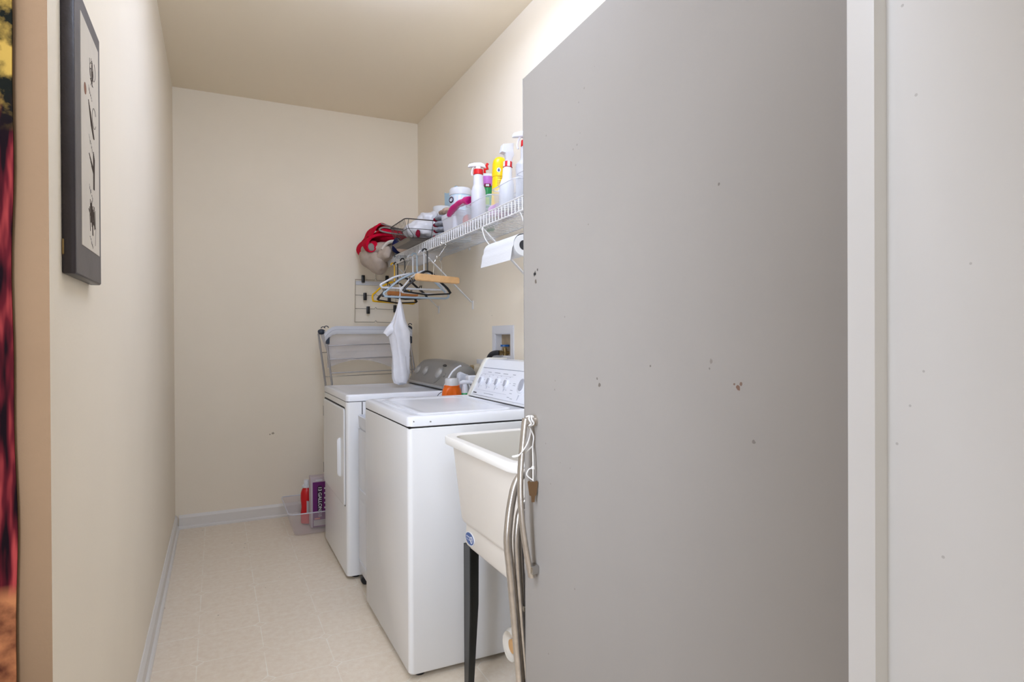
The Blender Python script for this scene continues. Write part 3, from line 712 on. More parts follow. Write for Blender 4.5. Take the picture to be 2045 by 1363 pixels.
# items standing on the cart
t = thing('storage_tub', (0.80, 2.86, 0.757), 'low round white plastic tub on the slim cart behind the washer', 'tub')
B().lathe([(0.060, 0.757), (0.064, 0.760), (0.068, 0.882), (0.0002, 0.884)], Matrix.Translation((0.80, 2.86, 0)), 28).build('body', M['whitep'], t)
B().lathe([(0.072, 0.876), (0.073, 0.889), (0.069, 0.894), (0.0002, 0.896)], Matrix.Translation((0.80, 2.86, 0)), 28).build('lid', M['whitep'], t)
t = thing('detergent_bottle', (1.045, 2.85, 0.757), 'orange detergent bottle with grey cap between washer and dryer', 'bottle')
ob = B(); rings = []
for z_, a, bb in ((0.757, .046, .030), (0.763, .052, .036), (0.82, .054, .038), (0.87, .053, .038), (0.905, .050, .037), (0.925, .046, .035), (0.936, .040, .033), (0.940, .040, .033), (0.944, .041, .034), (0.947, .036, .030)):
    rings.append([Vector((1.045 + a * cos(q) + (-.012 * max(0, 1 - abs(z_ - .87) / .05) if abs(sin(q)) > .7 and sin(q) < 0 and abs(cos(q)) < .5 else 0) * 0, 2.85 + bb * sin(q) * (1 - 0.35 * max(0, 1 - abs(z_ - .885) / .05) * (1 if sin(q) < 0 and abs(cos(q) + .25) < .35 else 0)), z_)) for q in [2 * pi * k / 32 for k in range(32)]])
ob.loft(rings); ob.build('body', M['orange'], t)
B().lathe([(0.034, 0.945), (0.034, 0.950), (0.033, 0.976), (0.031, 0.980), (0.0002, 0.980)], Matrix.Translation((1.045, 2.85, 0)), 24).build('cap', M['greycap'], t)
def spray_head(b, M4, s=1.0):
    """trigger head pointing along local -x, z up, origin at collar top"""
    sec = [(-0.052, 0.016, 0.006, 0.004), (-0.046, 0.020, 0.010, 0.008), (-0.02, 0.024, 0.012, 0.011), (0.012, 0.024, 0.013, 0.012), (0.03, 0.018, 0.012, 0.010), (0.036, 0.012, 0.009, 0.006)]
    rings = []
    for x_, zc, hy, hz in sec:
        rings.append([M4 @ Vector((x_ * s, p.x * s, p.y * s)) for p in rrect(-hy, hy, zc - hz, zc + hz, min(hy, hz) * .6, 0, 3)])
    b.loft(rings)
    b.loft([[M4 @ Vector((p.x * s, p.y * s, z_ * s)) for p in rrect(-0.013, 0.014, -0.011, 0.011, .006, 0, 3)] for z_ in (0, 0.018)])
    b.tube([M4 @ Vector(q) * 1 for q in [(-0.022 * s, 0, 0.016 * s), (-0.030 * s, 0, 0.0), (-0.034 * s, 0, -0.018 * s), (-0.030 * s, 0, -0.030 * s)]], 0.0045 * s, 6)
t = thing('spray_bottle', (1.115, 2.85, 0.757), 'small green spray bottle with white trigger beside the orange detergent', 'spray bottle', 'spray bottles on the cart')
B().lathe([(0.028, 0.757), (0.031, 0.762), (0.031, 0.886), (0.026, 0.905), (0.0002, 0.907)], Matrix.Translation((1.115, 2.85, 0)), 24).build('body', M['green'], t)
B().box(-0.02, 0.004, -0.0325, -0.0305, 0.84, 0.893, 0.001, 1, Matrix.Translation((1.110, 2.85, 0))).build('label_patch', M['maroon'], t)
B().lathe([(0.018, 0.905), (0.017, 0.915), (0.014, 0.94), (0.0002, 0.941)], Matrix.Translation((1.115, 2.85, 0)), 20).build('collar', M['whitep'], t)
b = B(); spray_head(b, Matrix.Translation((1.115, 2.85, 0.938)) @ Matrix.Rotation(radians(160), 4, 'Z'), 0.85); b.build('trigger_head', M['whitep'], t)
t = thing('spray_bottle', (1.185, 2.87, 0.757), 'white spray bottle half hidden behind the washer console', 'spray bottle', 'spray bottles on the cart')
B().lathe([(0.030, 0.757), (0.033, 0.762), (0.033, 0.89), (0.024, 0.92), (0.0002, 0.921)], Matrix.Translation((1.16, 2.87, 0)), 24).build('body', M['greycap'], t)
B().lathe([(0.022, 0.918), (0.022, 0.962), (0.0002, 0.963)], Matrix.Translation((1.16, 2.87, 0)), 24).build('collar', M['greycap'], t)
B().box(1.134, 1.186, 2.845, 2.895, 0.960, 0.990, 0.006, 3).build('trigger_head', M['whitep'], t)
t = thing('plastic_jug', (1.14, 2.955, 0.757), 'pale grey white plastic jug behind the orange detergent bottle', 'jug')
b = B(); rings = []
for y_, e in ((2.925, 0.012), (2.930, 0.004), (2.945, 0.0), (2.960, 0.004), (2.965, 0.012)):
    pts_ = [(1.100 + e, 0.757 + e), (1.178 - e, 0.757 + e), (1.178 - e, 0.975 - e)] + arc(1.160, 0.974, 0.018 - e * .7, 0, 90, 4) + arc(1.128, 0.988, 0.018 - e * .7, 90, 180, 4) + [(1.104 + e, 0.93)]
    rings.append([Vector((x_, y_, z_)) for x_, z_ in pts_])
b.loft(rings); b.build('body', M['jug'], t)

# thin cord loop beside detergent
t = tag(B().tube(spline([(0.985, 2.84, 0.759), (0.975, 2.85, 0.85), (0.968, 2.85, 0.885), (0.978, 2.85, 0.905), (1.000, 2.86, 0.915), (1.02, 2.90, 0.91), (1.03, 2.92, 0.85), (1.04, 2.93, 0.759)], 6), 0.0016, 6).build('thin_cord', M['black'], loc=(0.985, 2.84, 0.757)), 'thin black cord looping up left of the orange detergent bottle', 'cord')

# outlet and dryer plug on the wall
t = thing('wall_outlet', (XR, 3.155, 1.0), 'white outlet plate on the side wall between the two consoles', 'outlet')
B().box(XR - 0.006, XR, 3.105, 3.205, 0.965, 1.060, 0.002, 2).build('cover_plate', M['whitep'], t)
B().lathe([(0.0002, 0), (0.024, 0), (0.024, 0.003), (0.0002, 0.003)], Matrix.Translation((XR - 0.0055, 3.165, 1.01)) @ Matrix.Rotation(-pi / 2, 4, 'Y'), 20).build('socket', M['greycap'], t)
t = thing('power_plug', (XR - 0.03, 3.165, 1.0), 'beige power plug with black cord in the outlet beside the dryer', 'plug')
b = B(); b.loft([[Vector((XR - 0.008 - o_, p.x, p.y)) for p in rrect(3.135 + e, 3.195 - e, 0.962 + e, 1.035 - e, 0.02, 0, 4)] for o_, e in ((0.001, 0), (0.03, 0.001), (0.04, 0.007))]); b.build('plug_body', M['beigeplug'], t)
b = B(); b.loft([[Vector((XR - 0.05 - o_, p.x, p.y)) for p in rrect(3.142 + e, 3.170 - e, 0.976 + e, 1.028 - e, 0.012, 0, 4)] for o_, e in ((-0.004, 0), (0.012, 0.0), (0.015, 0.004))]); b.build('strain_clamp', M['brownplug'], t)
B().lathe([(0.0002, 0), (0.004, 0), (0.005, 0.004), (0.0002, 0.006)], Matrix.Translation((XR - 0.045, 3.188, 1.012)) @ Matrix.Rotation(-pi / 2, 4, 'Y'), 10).build('screw', M['chrome'], t)
B().tube(spline([(XR - 0.045, 3.158, 0.975), (XR - 0.055, 3.15, 0.94), (XR - 0.05, 3.14, 0.86), (XR - 0.04, 3.13, 0.70)], 6), [0.013] * 7 + [0.012] * 20 if False else 0.0125, 12).build('cord', M['black'], t)

# ------------------------------------------------------------------ washer supply box
t = thing('supply_box', (XR, 2.857, 1.07), 'white recessed water supply box in the wall behind the washer', 'outlet box')
b = B()
Y0, Y1, Z0, Z1 = 2.727, 2.985, 1.052, 1.243
b.box(XR - 0.006, XR + 0.001, Y0, OY0, Z0, Z1, 0.001, 1).box(XR - 0.006, XR + 0.001, OY1, Y1, Z0, Z1, 0.001, 1).box(XR - 0.006, XR + 0.001, OY0, OY1, OZ1, Z1, 0.001, 1).box(XR - 0.006, XR + 0.001, OY0, OY1, Z0, OZ0, 0.001, 1)
b.build('face_frame', M['whitep'], t)
b = B()
b.box(XR, XR + 0.034, OY1 - 0.003, OY1, OZ0, OZ1).box(XR, XR + 0.034, OY0, OY0 + 0.003, OZ0, OZ1).box(XR, XR + 0.034, OY0, OY1, OZ1 - 0.003, OZ1).box(XR, XR + 0.034, OY0, OY1, OZ0, OZ0 + 0.003)
b.build('recess', M['whitep'], t)
b = B(); b.box(XR + 0.034, XR + 0.039, OY0, OY1, OZ0, OZ1); [b.box(XR + 0.033, XR + 0.0345, OY0 + 0.004, OY1 - 0.004, z_, z_ + 0.0025) for z_ in (1.118, 1.150, 1.178)]; b.build('recess_back', M['brownwall'], t)
va = B(); vx, vy = XR + 0.012, 2.862
va.cyl((vx, vy, 1.088), (vx, vy, 1.125), 0.010, 12).cyl((vx, vy, 1.125), (vx, vy, 1.140), 0.006, 10).cyl((vx + 0.022, vy, 1.102), (vx - 0.03, vy, 1.102), 0.009, 12).cyl((vx - 0.02, vy, 1.102), (vx - 0.034, vy, 1.102), 0.013, 8)
va.build('valve', M['brass'], t)
vh = B(); vh.loft([[Vector((vx + (0.020 if k % 2 else 0.0235) * cos(2 * pi * k / 20), vy + (0.020 if k % 2 else 0.0235) * sin(2 * pi * k / 20), z_)) for k in range(20)] for z_ in (1.134, 1.144)]); vh.build('valve_handle', M['blue'], t)
t = tag(B().tube(spline([(vx - 0.032, vy, 1.102), (vx - 0.042, vy + 0.02, 1.102), (vx - 0.046, vy + 0.06, 1.096), (vx - 0.048, vy + 0.09, 1.080), (vx - 0.050, vy + 0.10, 1.05), (vx - 0.050, vy + 0.10, 0.95)], 6), 0.013, 12).build('water_hose', M['rubber'], loc=(XR, 2.95, 1.0)), 'dark grey hose from the blue valve down behind the washer', 'hose')

# ------------------------------------------------------------------ laundry tub
t = thing('laundry_tub', (0.96, 1.64, 0), 'almond plastic laundry tub on black steel legs, before the washer', 'laundry tub')
TX0, TX1, TY0, TY1 = 0.665, 1.26, 1.36, 1.925
b = B()
def tr_(d, z, r): return rrect(TX0 + d, TX1 - d, TY0 + d, TY1 - d, r, z, 6)
b.loft([tr_(0.020, 0.832, 0.05), tr_(0.002, 0.834, 0.055), tr_(0.0, 0.838, 0.055), tr_(0.0, 0.856, 0.055), tr_(0.003, 0.860, 0.055), tr_(0.026, 0.860, 0.045), tr_(0.032, 0.855, 0.045)], cap0=False, cap1=False)
b.build('rim', mat('almond_rim', (240, 236, 228), 0.4), t)
b = B()
b.loft([tr_(0.021, 0.836, 0.05), tr_(0.042, 0.60, 0.05), tr_(0.046, 0.588, 0.05), tr_(0.055, 0.580, 0.045), tr_(0.056, 0.517, 0.03), tr_(0.062, 0.505, 0.028), tr_(0.16, 0.487, 0.03)], cap0=False, cap1=True)
b.build('basin', M['tub'], t)
b = B()
b.loft([tr_(0.0315, 0.857, 0.045), tr_(0.050, 0.60, 0.05), tr_(0.09, 0.555, 0.06), tr_(0.25, 0.535, 0.04)], cap0=False, cap1=True)
b.build('basin_inside', M['tubin'], t, recalc=False)
for x_, y_, sx_, sy_ in ((0.722, 1.864, 1, -1), (0.722, 1.425, 1, 1), (1.200, 1.864, -1, -1), (1.200, 1.425, -1, 1)):
    lb = B(); th = 0.0035
    # angle-iron leg tapering to the floor
    for (ax, ay) in ((1, 0), (0, 1)):
        rings = []
        for z_, w_ in ((0.508, .052), (0.30, .050), (0.18, .042), (0.0, .030)):
            if ax: pts_ = [(x_, y_), (x_ + sx_ * w_, y_), (x_ + sx_ * w_, y_ + sy_ * th), (x_, y_ + sy_ * th)]
            else: pts_ = [(x_, y_), (x_, y_ + sy_ * w_), (x_ + sx_ * th, y_ + sy_ * w_), (x_ + sx_ * th, y_)]
            rings.append([Vector((p[0], p[1], z_)) for p in pts_])
        lb.loft(rings)
    lb.build('leg', M['blackmetal'], t)
# oval badge
Ml = frame_matrix((TX0 + 0.0545, 1.800, 0.541), (0, -1, 0), (0, 0, 1))
def oval(b, a, c, z0, z1, ox=0, oy=0):
    b.loft([[Ml @ Vector((ox + a * cos(q), oy + c * sin(q), z_)) for q in [2 * pi * k / 28 for k in range(28)]] for z_ in (z0, z1)]); return b
bo = oval(B(), 0.036, 0.021, -0.001, 0.0020).build('badge', M['whitep'], t)
oval(B(), 0.033, 0.0185, 0, 0.0026).build('badge_field', M['labelblue'], bo)
m_ = B(); m_.box(-0.026, 0.004, -0.0055, 0.0055, 0.0, 0.0031, 0, 1, Ml); oval(m_, 0.010, 0.011, 0, 0.0031, 0.016, 0.0); m_.build('badge_emblem', M['whitep'], bo)
m_ = B()
for k in range(6): m_.box(-0.0245 + k * .0046, -0.0212 + k * .0046, -0.004, 0.004, 0.0, 0.0034, 0, 1, Ml)
oval(m_, 0.004, 0.004, 0, 0.0034, 0.014, 0.003); oval(m_, 0.003, 0.004, 0, 0.0034, 0.020, -0.003)
m_.build('badge_lettering', M['labelblue'], bo)
# drain with white wrapping under the tub
t2 = B(); t2.tube([(0.96, 1.66, 0.49), (0.96, 1.66, 0.36), (0.955, 1.66, 0.30)], 0.02, 12); t2.build('drain_pipe', M['whitep'], t)
t = thing('wrapped_drain_end', (0.80, 1.72, 0.0), 'white wrapped drain end with tan core under the tub', 'drain pipe')
b = B(); rings = []
for k, (o_, r_) in enumerate(((0.030, 0.022), (0.004, 0.036), (0.0, 0.044), (0.012, 0.050), (0.04, 0.046), (0.08, 0.030), (0.20, 0.028))):
    rings.append([Vector((0.806 + o_, 1.70 + (r_ + 0.004 * sin(3 * q + k)) * cos(q), 0.225 + (r_ + 0.004 * sin(2 * q + k)) * 1.1 * sin(q))) for q in [2 * pi * n_ / 22 for n_ in range(22)]])
b.loft(rings); b.build('wrapping', M['trapwhite'], t)
B().cyl((0.814, 1.70, 0.222), (0.88, 1.70, 0.225), 0.021, 16).build('core', M['wood'], t)
B().tube([(0.98, 1.70, 0.23), (1.10, 1.70, 0.20), (1.20, 1.70, 0.10), (1.22, 1.70, 0.0)], 0.025, 12).build('pipe', M['whitep'], t)

# ------------------------------------------------------------------ folded chair frame between tub and door
t = thing('folding_chair', (0.70, 1.325, 0), 'folded chrome tube chair leaning between the tub and the door', 'chair')
def ch(pts, r, name, m=M['agedchrome'], flat=None):
    return B().tube(spline(pts, 8), r, 10, flat=flat).build(name, m, t)
y_ = 1.325
ch([(0.83, y_, 0.868), (0.72, y_, 0.862), (0.675, y_, 0.850), (0.650, y_, 0.825), (0.637, y_, 0.780), (0.629, y_, 0.725), (0.627, y_, 0.680), (0.634, y_, 0.610), (0.645, y_, 0.490), (0.658, y_, 0.345), (0.690, y_, 0.0)], 0.0105, 'back_frame')
ch([(0.80, y_ - 0.002, 0.800), (0.70, y_, 0.790), (0.664, y_, 0.765), (0.652, y_ - 0.002, 0.72), (0.650, y_ - 0.002, 0.66), (0.660, y_ - 0.002, 0.52), (0.674, y_ - 0.002, 0.36), (0.704, y_ - 0.002, 0.0)], 0.0085, 'seat_frame')
ch([(0.80, y_ + 0.004, 0.77), (0.70, y_ + 0.004, 0.76), (0.672, y_ + 0.004, 0.74), (0.665, y_ + 0.004, 0.69), (0.668, y_ + 0.004, 0.60), (0.684, y_ + 0.004, 0.36), (0.714, y_ + 0.004, 0.0)], 0.006, 'leg_frame', M['steel'])
ch([(0.688, y_ + 0.006, 0.72), (0.690, y_ + 0.006, 0.55), (0.700, y_ + 0.006, 0.40), (0.728, y_ + 0.006, 0.0)], 0.006, 'brace', M['blackmetal'])
B().cyl((0.660, y_ - 0.018, 0.525), (0.695, y_ - 0.018, 0.525), 0.007, 12).build('pivot_bolt', M['chrome'], t)
B().tube(spline([(0.683, y_ - 0.012, 0.53), (0.684, y_ - 0.014, 0.46), (0.690, y_ - 0.014, 0.42), (0.702, y_ - 0.014, 0.415), (0.706, y_ - 0.012, 0.47)], 6), 0.004, 8).build('spring_clip', M['steel'], t)
B().box(0.715, 0.99, y_ - 0.008, y_ + 0.010, 0.40, 0.78, 0.006, 2).build('seat', M['blackmetal'], t)

# ------------------------------------------------------------------ wire shelf
SZ = 1.708; SX0, SX1 = 1.03, 1.322; SY0, SY1 = 1.30, 4.30
t = thing('wire_shelf', (1.18, 2.8, 1.70), 'long white wire shelf on the side wall above the washer and dryer', 'shelf')
b = B(); n = int((SY1 - SY0) / 0.0305)
for i in range(n + 1):
    y = SY0 + i * 0.0305
    b.tube([(SX1, y, SZ), (SX0, y, SZ), (SX0 - 0.002, y, SZ - 0.004), (SX0 - 0.002, y, 1.655)], 0.0022, 5)
b.build('deck_wires', M['wire_white'], t)
for x_, z_, r_ in ((SX0 - 0.002, SZ, 0.003), (SX0 - 0.002, 1.655, 0.0032), (1.17, SZ - 0.004, 0.0028), (SX1 - 0.004, SZ - 0.003, 0.003)):
    B().cyl((x_, SY0, z_), (x_, SY1, z_), r_, 8).build('rail', M['wire_white'], t)
def bracket(y):
    b = B()
    p0, p1 = Vector((1.034, y, 1.655)), Vector((1.322, y, 1.385))
    d = (p1 - p0).normalized(); nn = d.cross(Vector((0, 1, 0)))
    b.box(0, (p1 - p0).length, -0.0075, 0.0075, -0.0025, 0.0025, 0.001, 1, frame_matrix(p0, d, (0, 1, 0)))
    b.box(1.3255, XR, y - 0.008, y + 0.008, 1.345, 1.395, 0.001, 1)
    b.cyl((1.324, y, 1.36), (1.330, y, 1.36), 0.004, 8)
    b.tube([(1.030, y, 1.652), (1.032, y, 1.648), (1.036, y, 1.655)], 0.004, 6)
    b.build('bracket', M['wire_white'], t)
for y in (1.85, 2.43, 3.265, 3.863): bracket(y)
for y in (2.05, 2.45, 2.95, 3.30, 3.80):
    b = B(); b.box(XR - 0.012, XR, y - 0.006, y + 0.006, SZ - 0.018, SZ + 0.004, 0.002, 1); b.build('wall_clip', M['wire_white'], t)
TOP = SZ + 0.0022

# ------------------------------------------------------------------ paper towels under the shelf
t = thing('paper_towel_holder', (1.15, 2.45, 1.56), 'white wire towel holder hooked under the shelf', 'towel holder')
hy0, hy1, hx, hz = 2.075, 2.372, 1.055, 1.532
B().tube(spline([(1.030, hy1 + 0.03, 1.659), (1.024, hy1 + 0.03, 1.640), (1.034, hy1 + 0.022, 1.60), (1.052, hy1 + 0.012, 1.568), (hx, hy1 + 0.004, hz), (hx, hy1 - 0.02, hz)], 6), 0.0025, 8).build('hook_wire', M['wire_white'], t)
B().tube([(hx, hy1 - 0.02, hz), (hx, hy0 - 0.02, hz), (hx - 0.004, hy0 - 0.022, 1.60), (1.030, hy0 - 0.022, 1.652)], 0.0025, 8).build('spindle', M['wire_white'], t)
t = thing('paper_towel_roll', (hx, 2.45, hz), 'paper towel roll hanging under the wire shelf beside the door edge', 'paper towels', 'paper towel rolls')
b = B(); rings = []
for y, k in ((hy0, 0), (hy0 + 0.001, 1), (hy1 - 0.03, 1), (hy1 - 0.029, 0)):
    r_ = 0.041 if k else 0.040
    rings.append([Vector((hx + r_ * cos(q), y, hz + r_ * sin(q))) for q in [2 * pi * n_ / 36 for n_ in range(36)]])
b.loft(rings); b.build('roll', M['paper'], t)
B().cyl((hx, hy0 - 0.001, hz), (hx, hy0 + 0.004, hz), 0.019, 18).build('core', M['rubber'], t)
g = []
for i in range(14):
    a = radians(180 - i * 11)
    r_ = 0.0418 + i * 0.0005
    x_, z_ = hx + r_ * cos(a), hz + r_ * sin(a)
    g.append([Vector((x_, hy0 + 0.002 + (hy1 - hy0 - 0.010 - 0.0) * j / 6, z_)) for j in range(7)])
g2 = [[p + Vector((-0.004 - 0.002 * i, 0, -0.012 * i)) for p in g[0]] for i in range(5, 0, -1)]
B().sheet(list(g2) + g, 0.0008).build('loose_sheet', M['paper'], t)

# ------------------------------------------------------------------ hangers
def hanger(y0, x0, zbot, ztip, zneck, half, r, m, yaw, label, hookm=None, kind='tube', hook_top=1.663):
    t = thing('clothes_hanger', (x0, y0, zbot), label, 'hanger', 'hangers on the shelf rail')
    R = Matrix.Translation((x0, y0, 0)) @ Matrix.Rotation(yaw, 4, 'Z')
    def P(u, z): return R @ Vector((u, 0, z))
    rc = 0.016
    if kind == 'tube':
        loop = [P(0, zneck)]
        loop += spline([P(0.02, zneck - 0.004), P(half * 0.55, (zneck + ztip) / 2 + 0.008), P(half - 0.02, ztip + 0.006), P(half - 0.004, ztip - 0.004), P(half, (ztip + zbot) / 2), P(half - 0.006, zbot + 0.006), P(half - 0.022, zbot)], 5)
        loop += spline([P(0, zbot - 0.001), P(-half + 0.022, zbot), P(-half + 0.006, zbot + 0.006), P(-half, (ztip + zbot) / 2), P(-half + 0.004, ztip - 0.004), P(-half + 0.02, ztip + 0.006), P(-half * 0.55, (zneck + ztip) / 2 + 0.008), P(-0.02, zneck - 0.004)], 5)
        B().tube(loop, r, 8, closed=True).build('frame', m, t)
    hr = 0.016
    hook = [P(0, zneck - 0.004), P(0, hook_top - 0.045)]
    hook += [P(0.0 + hr * (1 - 1) + (hr - hr * cos(radians(a))) * -1 + 0, 0) for a in ()]
    hook += [P(-hr + hr * cos(radians(a)), hook_top - hr + hr * sin(radians(a))) for a in range(0, 200, 20)]
    B().tube(hook, (r * 0.8 if hookm is None else 0.0018), 8).build('hook', hookm or m, t)
    return t, P
hanger(3.86, 1.03, 1.410, 1.455, 1.545, 0.195, 0.0055, M['hangyellow'], 0.55, 'bright yellow tubular plastic hanger, lowest at the left of the row')
hanger(3.45, 1.03, 1.468, 1.490, 1.560, 0.198, 0.0055, M['whitep'], 0.12, 'white tubular plastic hanger above the blue grey one')
hanger(3.37, 1.03, 1.412, 1.440, 1.556, 0.200, 0.0058, M['bluegrey'], 0.12, 'blue grey tubular plastic hanger with the plastic bag below it')
hanger(3.24, 1.03, 1.425, 1.455, 1.550, 0.150, 0.0045, M['greycap'], 0.30, 'slim silver grey hanger between the black hanger and the wood bar')
def black_hanger(y0, x0, zb, half, yaw, label, dz=0.0):
    t, P = hanger(y0, x0, zb, zb + 0.02, zb + 0.125, half, 0.005, M['black'], yaw, label, kind='flat')
    b = B()
    for s_ in (1, -1):
        pts_ = [P(0, zb + 0.128), P(s_ * 0.03, zb + 0.118), P(s_ * half * 0.5, zb + 0.080), P(s_ * half * 0.85, zb + 0.042), P(s_ * half, zb + 0.015)]
        b.tube(spline(pts_, 5), 0.0075, 8, flat=(1.2, 0.8))
    b.tube([P(half - 0.004, zb + 0.012), P(0, zb), P(-half + 0.004, zb + 0.012)], 0.0045, 8)
    b.build('shoulders', M['black'], t)
    for s_ in (1, -1):
        b = B(); b.tube([P(s_ * half * 0.62, zb + 0.066), P(s_ * half * 0.66, zb + 0.085), P(s_ * half * 0.74, zb + 0.088), P(s_ * half * 0.72, zb + 0.072)], 0.003, 6)
        b.build('strap_notch', M['black'], t)
    return t
black_hanger(3.18, 1.03, 1.415, 0.15, 0.25, 'black plastic hanger with strap notches, nearest the wooden bar hanger')
black_hanger(3.62, 1.03, 1.418, 0.17, 0.35, 'black plastic hanger behind the blue grey one, left end showing')
black_hanger(3.82, 1.04, 1.405, 0.17, 0.50, 'black plastic hanger just behind the yellow hanger')
def wood_hanger(y0, zc, half, yaw, m, label, hh=0.017):
    t = thing('clamp_hanger', (1.0, y0, zc), label, 'hanger', 'hangers on the shelf rail')
    R = Matrix.Translation((1.0, y0, zc)) @ Matrix.Rotation(yaw, 4, 'Z')
    b = B(); b.loft([[R @ Vector((p.x, y_, p.y)) for p in rrect(-half, half, -hh + e, hh - e, 0.006, 0, 3)] for y_, e in ((-0.013, 0.003), (-0.010, 0), (0.010, 0), (0.013, 0.003))]); b.build('clamp_bar', m, t)
    b = B()
    b.tube([R @ Vector(q) for q in ((-0.030, 0, hh), (-0.026, 0, hh + 0.06), (-0.010, 0, hh + 0.085), (0, 0, hh + 0.09))], 0.0016, 6)
    b.tube([R @ Vector(q) for q in ((0.030, 0, hh), (0.026, 0, hh + 0.06), (0.010, 0, hh + 0.085), (0, 0, hh + 0.09))], 0.0016, 6)
    b.box(-0.012, 0.012, -0.006, 0.006, hh + 0.080, hh + 0.098, 0.002, 1, R)
    b.build('spring_clamp', M['chrome'], t)
    b = B(); tz = 1.663 - zc
    b.tube([R @ Vector((0.03, 0, hh + 0.09))] * 0 + [Vector((1.0, y0, zc + hh + 0.09)), Vector((1.03 + 0.016 - 0.016, y0, 1.625))] + [Vector((1.03 + 0.014 * cos(radians(a)) - 0.0, y0, 1.647 + 0.016 * sin(radians(a)))) for a in range(0, 220, 20)], 0.0017, 6)
    b.build('hook', M['chrome'], t)
    return t
wood_hanger(2.92, 1.477, 0.140, 0.42, M['wood'], 'pale wooden clamp bar hanger with chrome hook, nearest the paper towels')
wood_hanger(3.56, 1.445, 0.10, 0.30, M['wood2'], 'brown wooden clamp bar hanger behind the black and white hangers', 0.012)

# tiered skirt hanger against the back wall
t = thing('tiered_skirt_hanger', (1.01, 4.29, 1.29), 'four tier chrome skirt hanger with black clips on the back wall', 'hanger')
gy = 4.290
B().tube([(0.868, gy, 1.592), (0.866, gy, 1.45), (0.863, gy, 1.293)], 0.0022, 6).build('side_wire', M['chrome'], t)
B().tube([(1.150, gy, 1.592), (1.150, gy, 1.45), (1.150, gy, 1.293)], 0.0022, 6).build('side_wire', M['chrome'], t)
for z_ in (1.591, 1.483, 1.389, 1.296):
    B().tube([(0.866, gy, z_), (1.000, gy, z_), (1.006, gy - 0.004, z_ + 0.012), (1.016, gy - 0.004, z_), (1.024, gy, z_), (1.150, gy, z_ - 0.004)], 0.0019, 6).build('tier_wire', M['chrome'], t)
for x_, z_ in ((0.922, 1.597), (0.934, 1.474), (0.955, 1.380), (1.105, 1.466), (1.146, 1.392), (1.09, 1.600)):
    B().box(x_ - 0.011, x_ + 0.011, gy - 0.010, gy + 0.008, z_ - 0.026, z_ + 0.026, 0.003, 2).build('clip', M['black'], t)
B().tube(spline([(1.01, gy, 1.592), (1.01, gy, 1.64), (1.03, gy - 0.005, 1.67), (1.05, gy - 0.008, 1.655)], 6), 0.0022, 6).build('hook', M['chrome'], t)
t = tag(B().box(0.874, 1.06, 4.312, 4.3213, 1.556, 1.584, 0.002, 1).build('mounting_rail', M['whitep'], loc=(0.97, 4.32, 1.57)), 'short white mounting rail on the back wall behind the skirt hanger', 'rail')

# plastic bag hanging from the blue hanger
t = thing('plastic_bag', (0.925, 3.36, 0.93), 'thin white plastic carrier bag hanging above the dryer', 'bag')
b = B(); rings = []
for z_, a, bb, cx in ((1.400, .004, .004, .925), (1.375, .010, .010, .926), (1.33, .019, .018, .924), (1.28, .032, .026, .922), (1.25, .046, .034, .920), (1.22, .056, .040, .921), (1.16, .050, .038, .925), (1.08, .046, .036, .927), (1.00, .048, .036, .929), (0.955, .047, .036, .929), (0.930, .036, .028, .928), (0.922, .018, .014, .928)):
    rings.append([Vector((cx + a * cos(q) * (1 + .16 * sin(5 * q + z_ * 20) + .08 * sin(9 * q + z_ * 11)), 3.36 + bb * sin(q) * (1 + .2 * sin(4 * q + z_ * 14)), z_ + 0.004 * sin(3 * q))) for q in [2 * pi * k / 40 for k in range(40)]])
b.loft(rings); b.build('bag_body', M['film'], t)
g = []
for i in range(8):
    s = i / 7
    g.append([Vector((0.905 - 0.075 * s + 0.004 * j, 3.352 - 0.003 * j + 0.006 * sin(3 * s + j), 1.275 - 0.065 * s * s - (0.075 - 0.055 * s) * j / 5)) for j in range(6)])
B().sheet(g, 0.0012).build('side_flap', M['film'], t)
g = []
for i in range(9):
    s = i / 8
    g.append([Vector((0.960 + 0.012 * s + 0.012 * j / 3 + 0.004 * sin(6 * s), 3.350 + 0.003 * j, 1.25 - 0.27 * s)) for j in range(4)])
B().sheet(g, 0.0012).build('side_flap', M['film'], t)
b = B(); b.tube(spline([(0.926, 3.36, 1.395), (0.922, 3.356, 1.41), (0.925, 3.352, 1.424), (0.928, 3.362, 1.428), (0.930, 3.368, 1.415), (0.927, 3.362, 1.398)], 5), 0.003, 6); b.tube(spline([(0.926, 3.357, 1.42), (0.925, 3.352, 1.45), (0.925, 3.356, 1.48)], 4), 0.0022, 6); b.build('handle_loop', M['film'], t)

# ------------------------------------------------------------------ drying rack behind the dryer
t = thing('drying_rack', (0.90, 4.05, 0), 'folded chrome drying rack with white top edge standing behind the dryer', 'drying rack')
ry = 4.05
for (xa, xb_, yb, mname) in ((0.632, 0.700, ry, 'post'), (1.183, 1.262, ry, 'post')):
    B().tube([(xa, ry, 1.17), (xb_ - 0.034, yb, 0.89), (xb_, yb, 0.0)], 0.0065, 10).build('post', M['steel'], t)
B().tube([(0.596, ry + 0.085, 1.215), (0.640, ry + 0.10, 0.89), (0.70, ry + 0.10, 0.0)], 0.0065, 10).build('post', M['steel'], t)
B().tube([(1.192, ry + 0.085, 1.215), (1.235, ry + 0.10, 0.89), (1.275, ry + 0.10, 0.0)], 0.0065, 10).build('post', M['steel'], t)
for z_, xa, xb_ in ((1.135, 0.642, 1.19), (1.047, 0.651, 1.203), (0.958, 0.662, 1.215)):
    B().cyl((xa, ry - 0.004, z_), (xb_, ry - 0.004, z_ + 0.012), 0.0028, 8).build('wire', M['steel'], t)
